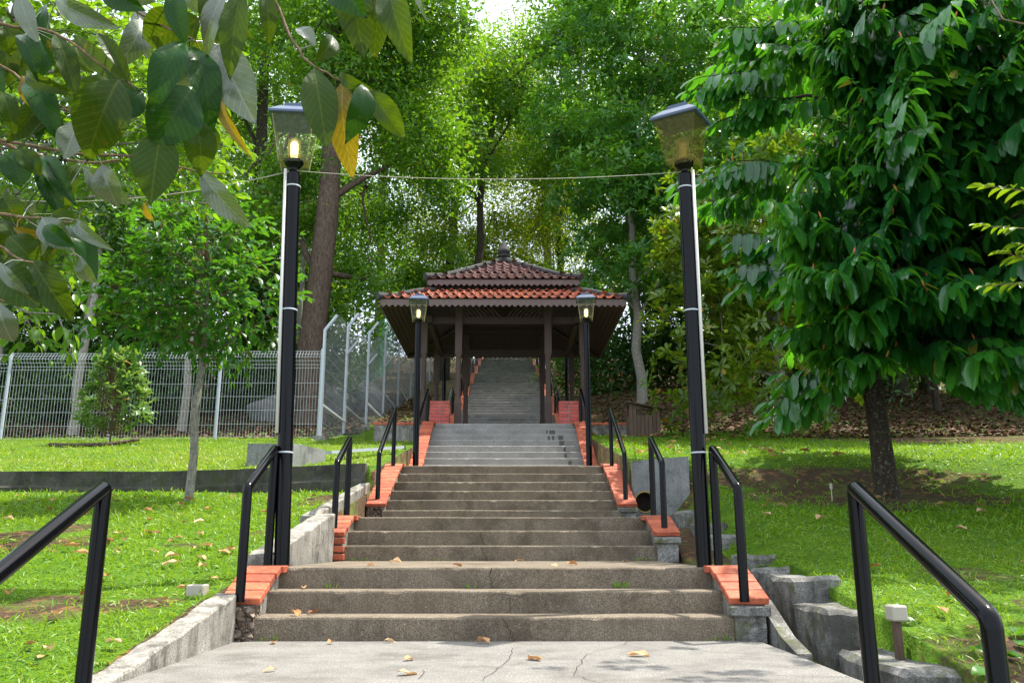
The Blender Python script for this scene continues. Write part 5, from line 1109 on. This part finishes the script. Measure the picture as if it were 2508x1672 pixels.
# ------------------------------------------------------------------ forest floor litter
N = 60000; y = 18.5+20*rng.random(N)**1.2; x = (rng.random(N)*2-1)*.68*y; k = (rng.random(N) < soil(x, y)*.9) & (np.abs(x) > 3.0); x, y = x[k], y[k]
P = np.stack([x, y, ground(x, y)+.02], 1); k = in_view(P, 20); P = P[k]; n = len(P); D = rng.normal(0, 1, (n, 3)); D[:, 2] *= .25
V, T, U = leaves(P, D, np.tile([0, 0, 1.], (n, 1))+rng.normal(0, .4, (n, 3)), .10+.10*rng.random(n), .05+.04*rng.random(n), 3, .1, .2)
def littermat():
    m = NT('forest_litter'); a = m.n('Attribute', attribute_name='leafuv'); q = m.n('SeparateXYZ'); m.l(a.outputs['Vector'], q.inputs[0])
    return m.done(m.bsdf(m.ramp(q.outputs[2], [(0, (.035, .02, .012)), (.5, (.12, .06, .03)), (.72, (.22, .11, .05)), (.8, (.05, .12, .015)), (1, (.09, .17, .02))]), .7, .25))
tag(add('leaf_litter', tri_mesh('leaf_litter', V, T, littermat(), False, U)), 'brown leaf litter and seedlings on the shaded forest floor', 'leaf litter', None, 'stuff')
# ------------------------------------------------------------------ fallen leaves
def dry_mesh(k):
    r = random.Random(k); V, F, NL, NS = [], [], 8, 4
    for i in range(NL+1):
        t = i/NL; w = math.sin(math.pi*t**.85)**.75*.24 if 0 < t < 1 else 0
        for j in range(NS+1):
            s = -1+2*j/NS; V.append((s*w, t-.5, .012+abs(s)*w*(.35+.5*r.random()*0+.25*(k % 3))+.09*math.sin(3.14*t)*(k % 2)+.04*math.sin(t*9+k+s*2)))
    F = [(i*(NS+1)+j, i*(NS+1)+j+1, (i+1)*(NS+1)+j+1, (i+1)*(NS+1)+j) for i in range(NL) for j in range(NS)]
    return mesh('fallen_leaf', V, F, M['dry'], True)
DM = [dry_mesh(k) for k in range(6)]; GM = []
for me in DM[:3]:
    c = me.copy(); c.materials.clear(); c.materials.append(M['leaf_bush'] if 0 else M['leaf_whorl']); GM.append(c)
def fallen(x, y, z, L, label, group, meshes=DM):
    o = add('fallen_leaf', random.choice(meshes), None, (x, y, z), (random.uniform(-.25, .25), random.uniform(-.3, .3), random.random()*6.28), (L, L, L)); tag(o, label, 'leaf', group); return o
cnt = 0
while cnt < 132:
    y = 4.0+8.0*random.random()**1.15; x = -1.95-random.random()*(.66*y-1.2)
    if vnoise(x*.8, y*.8, 4) < random.uniform(-1, .5): continue
    fallen(x, y, gz1(x, y)+.04, random.uniform(.075, .14), 'dry tan leaf fallen on the lawn around the slim young tree', 'fallen leaves on the lawn'); cnt += 1
for u, v in ((670, 1575), (1000, 1650), (1100, 1567), (1150, 1564), (1390, 1562), (1440, 1564), (1500, 1565), (1560, 1568), (1563, 1605), (1000, 1615), (810, 1575), (955, 1572), (1310, 1615), (660, 1643), (1182, 1574)):
    d = at(u, v, 1)-Vector(EYE); q = Vector(EYE)+d*(-.622/d.z)
    if q.y < 5.95: fallen(q.x, q.y, .006, random.uniform(.07, .13), 'dry orange leaf lying on the grey concrete landing', 'fallen leaves on the landing')
for x, y, z in ((-1.35, 6.08, R), (-1.25, 6.16, R), (-.3, 6.8, 3*R), (.45, 6.85, 3*R), (.62, 7.3, 3*R), (-1.4, 6.5, 2*R), (-.9, 7.8, 3*R), (1.2, 8.4, 3*R), (.2, 8.7, 3*R), (-1.0, 7.0, 3*R)):
    fallen(x, y, z+.006, random.uniform(.08, .13), 'dry curled leaf resting on the brown steps', 'fallen leaves on the steps')
for i in range(48):
    y = 4.0+7.5*random.random(); x = 2.55+random.random()*(.55*y-.6)
    fallen(x, y, gz1(x, y)+.045, random.uniform(.09, .17), 'brown leaf fallen in the grass under the glossy-leaved tree', 'fallen leaves under the glossy tree')
for i in range(42):
    y = 3.4+2.0*random.random(); x = 2.3+random.random()*1.3
    fallen(x, y, gz1(x, y)+.02, random.uniform(.10, .2), 'large green leaf dropped on the soil near the broken junction box', 'green leaves on the soil', GM)
for i in range(52):
    y = 12.9+6.3*random.random(); x = 1.95+random.random()*3.2
    fallen(x, y, gz1(x, y)+.05, random.uniform(.12, .22), 'rust-brown leaf on the lawn below the litter bin', 'fallen leaves below the litter bin')
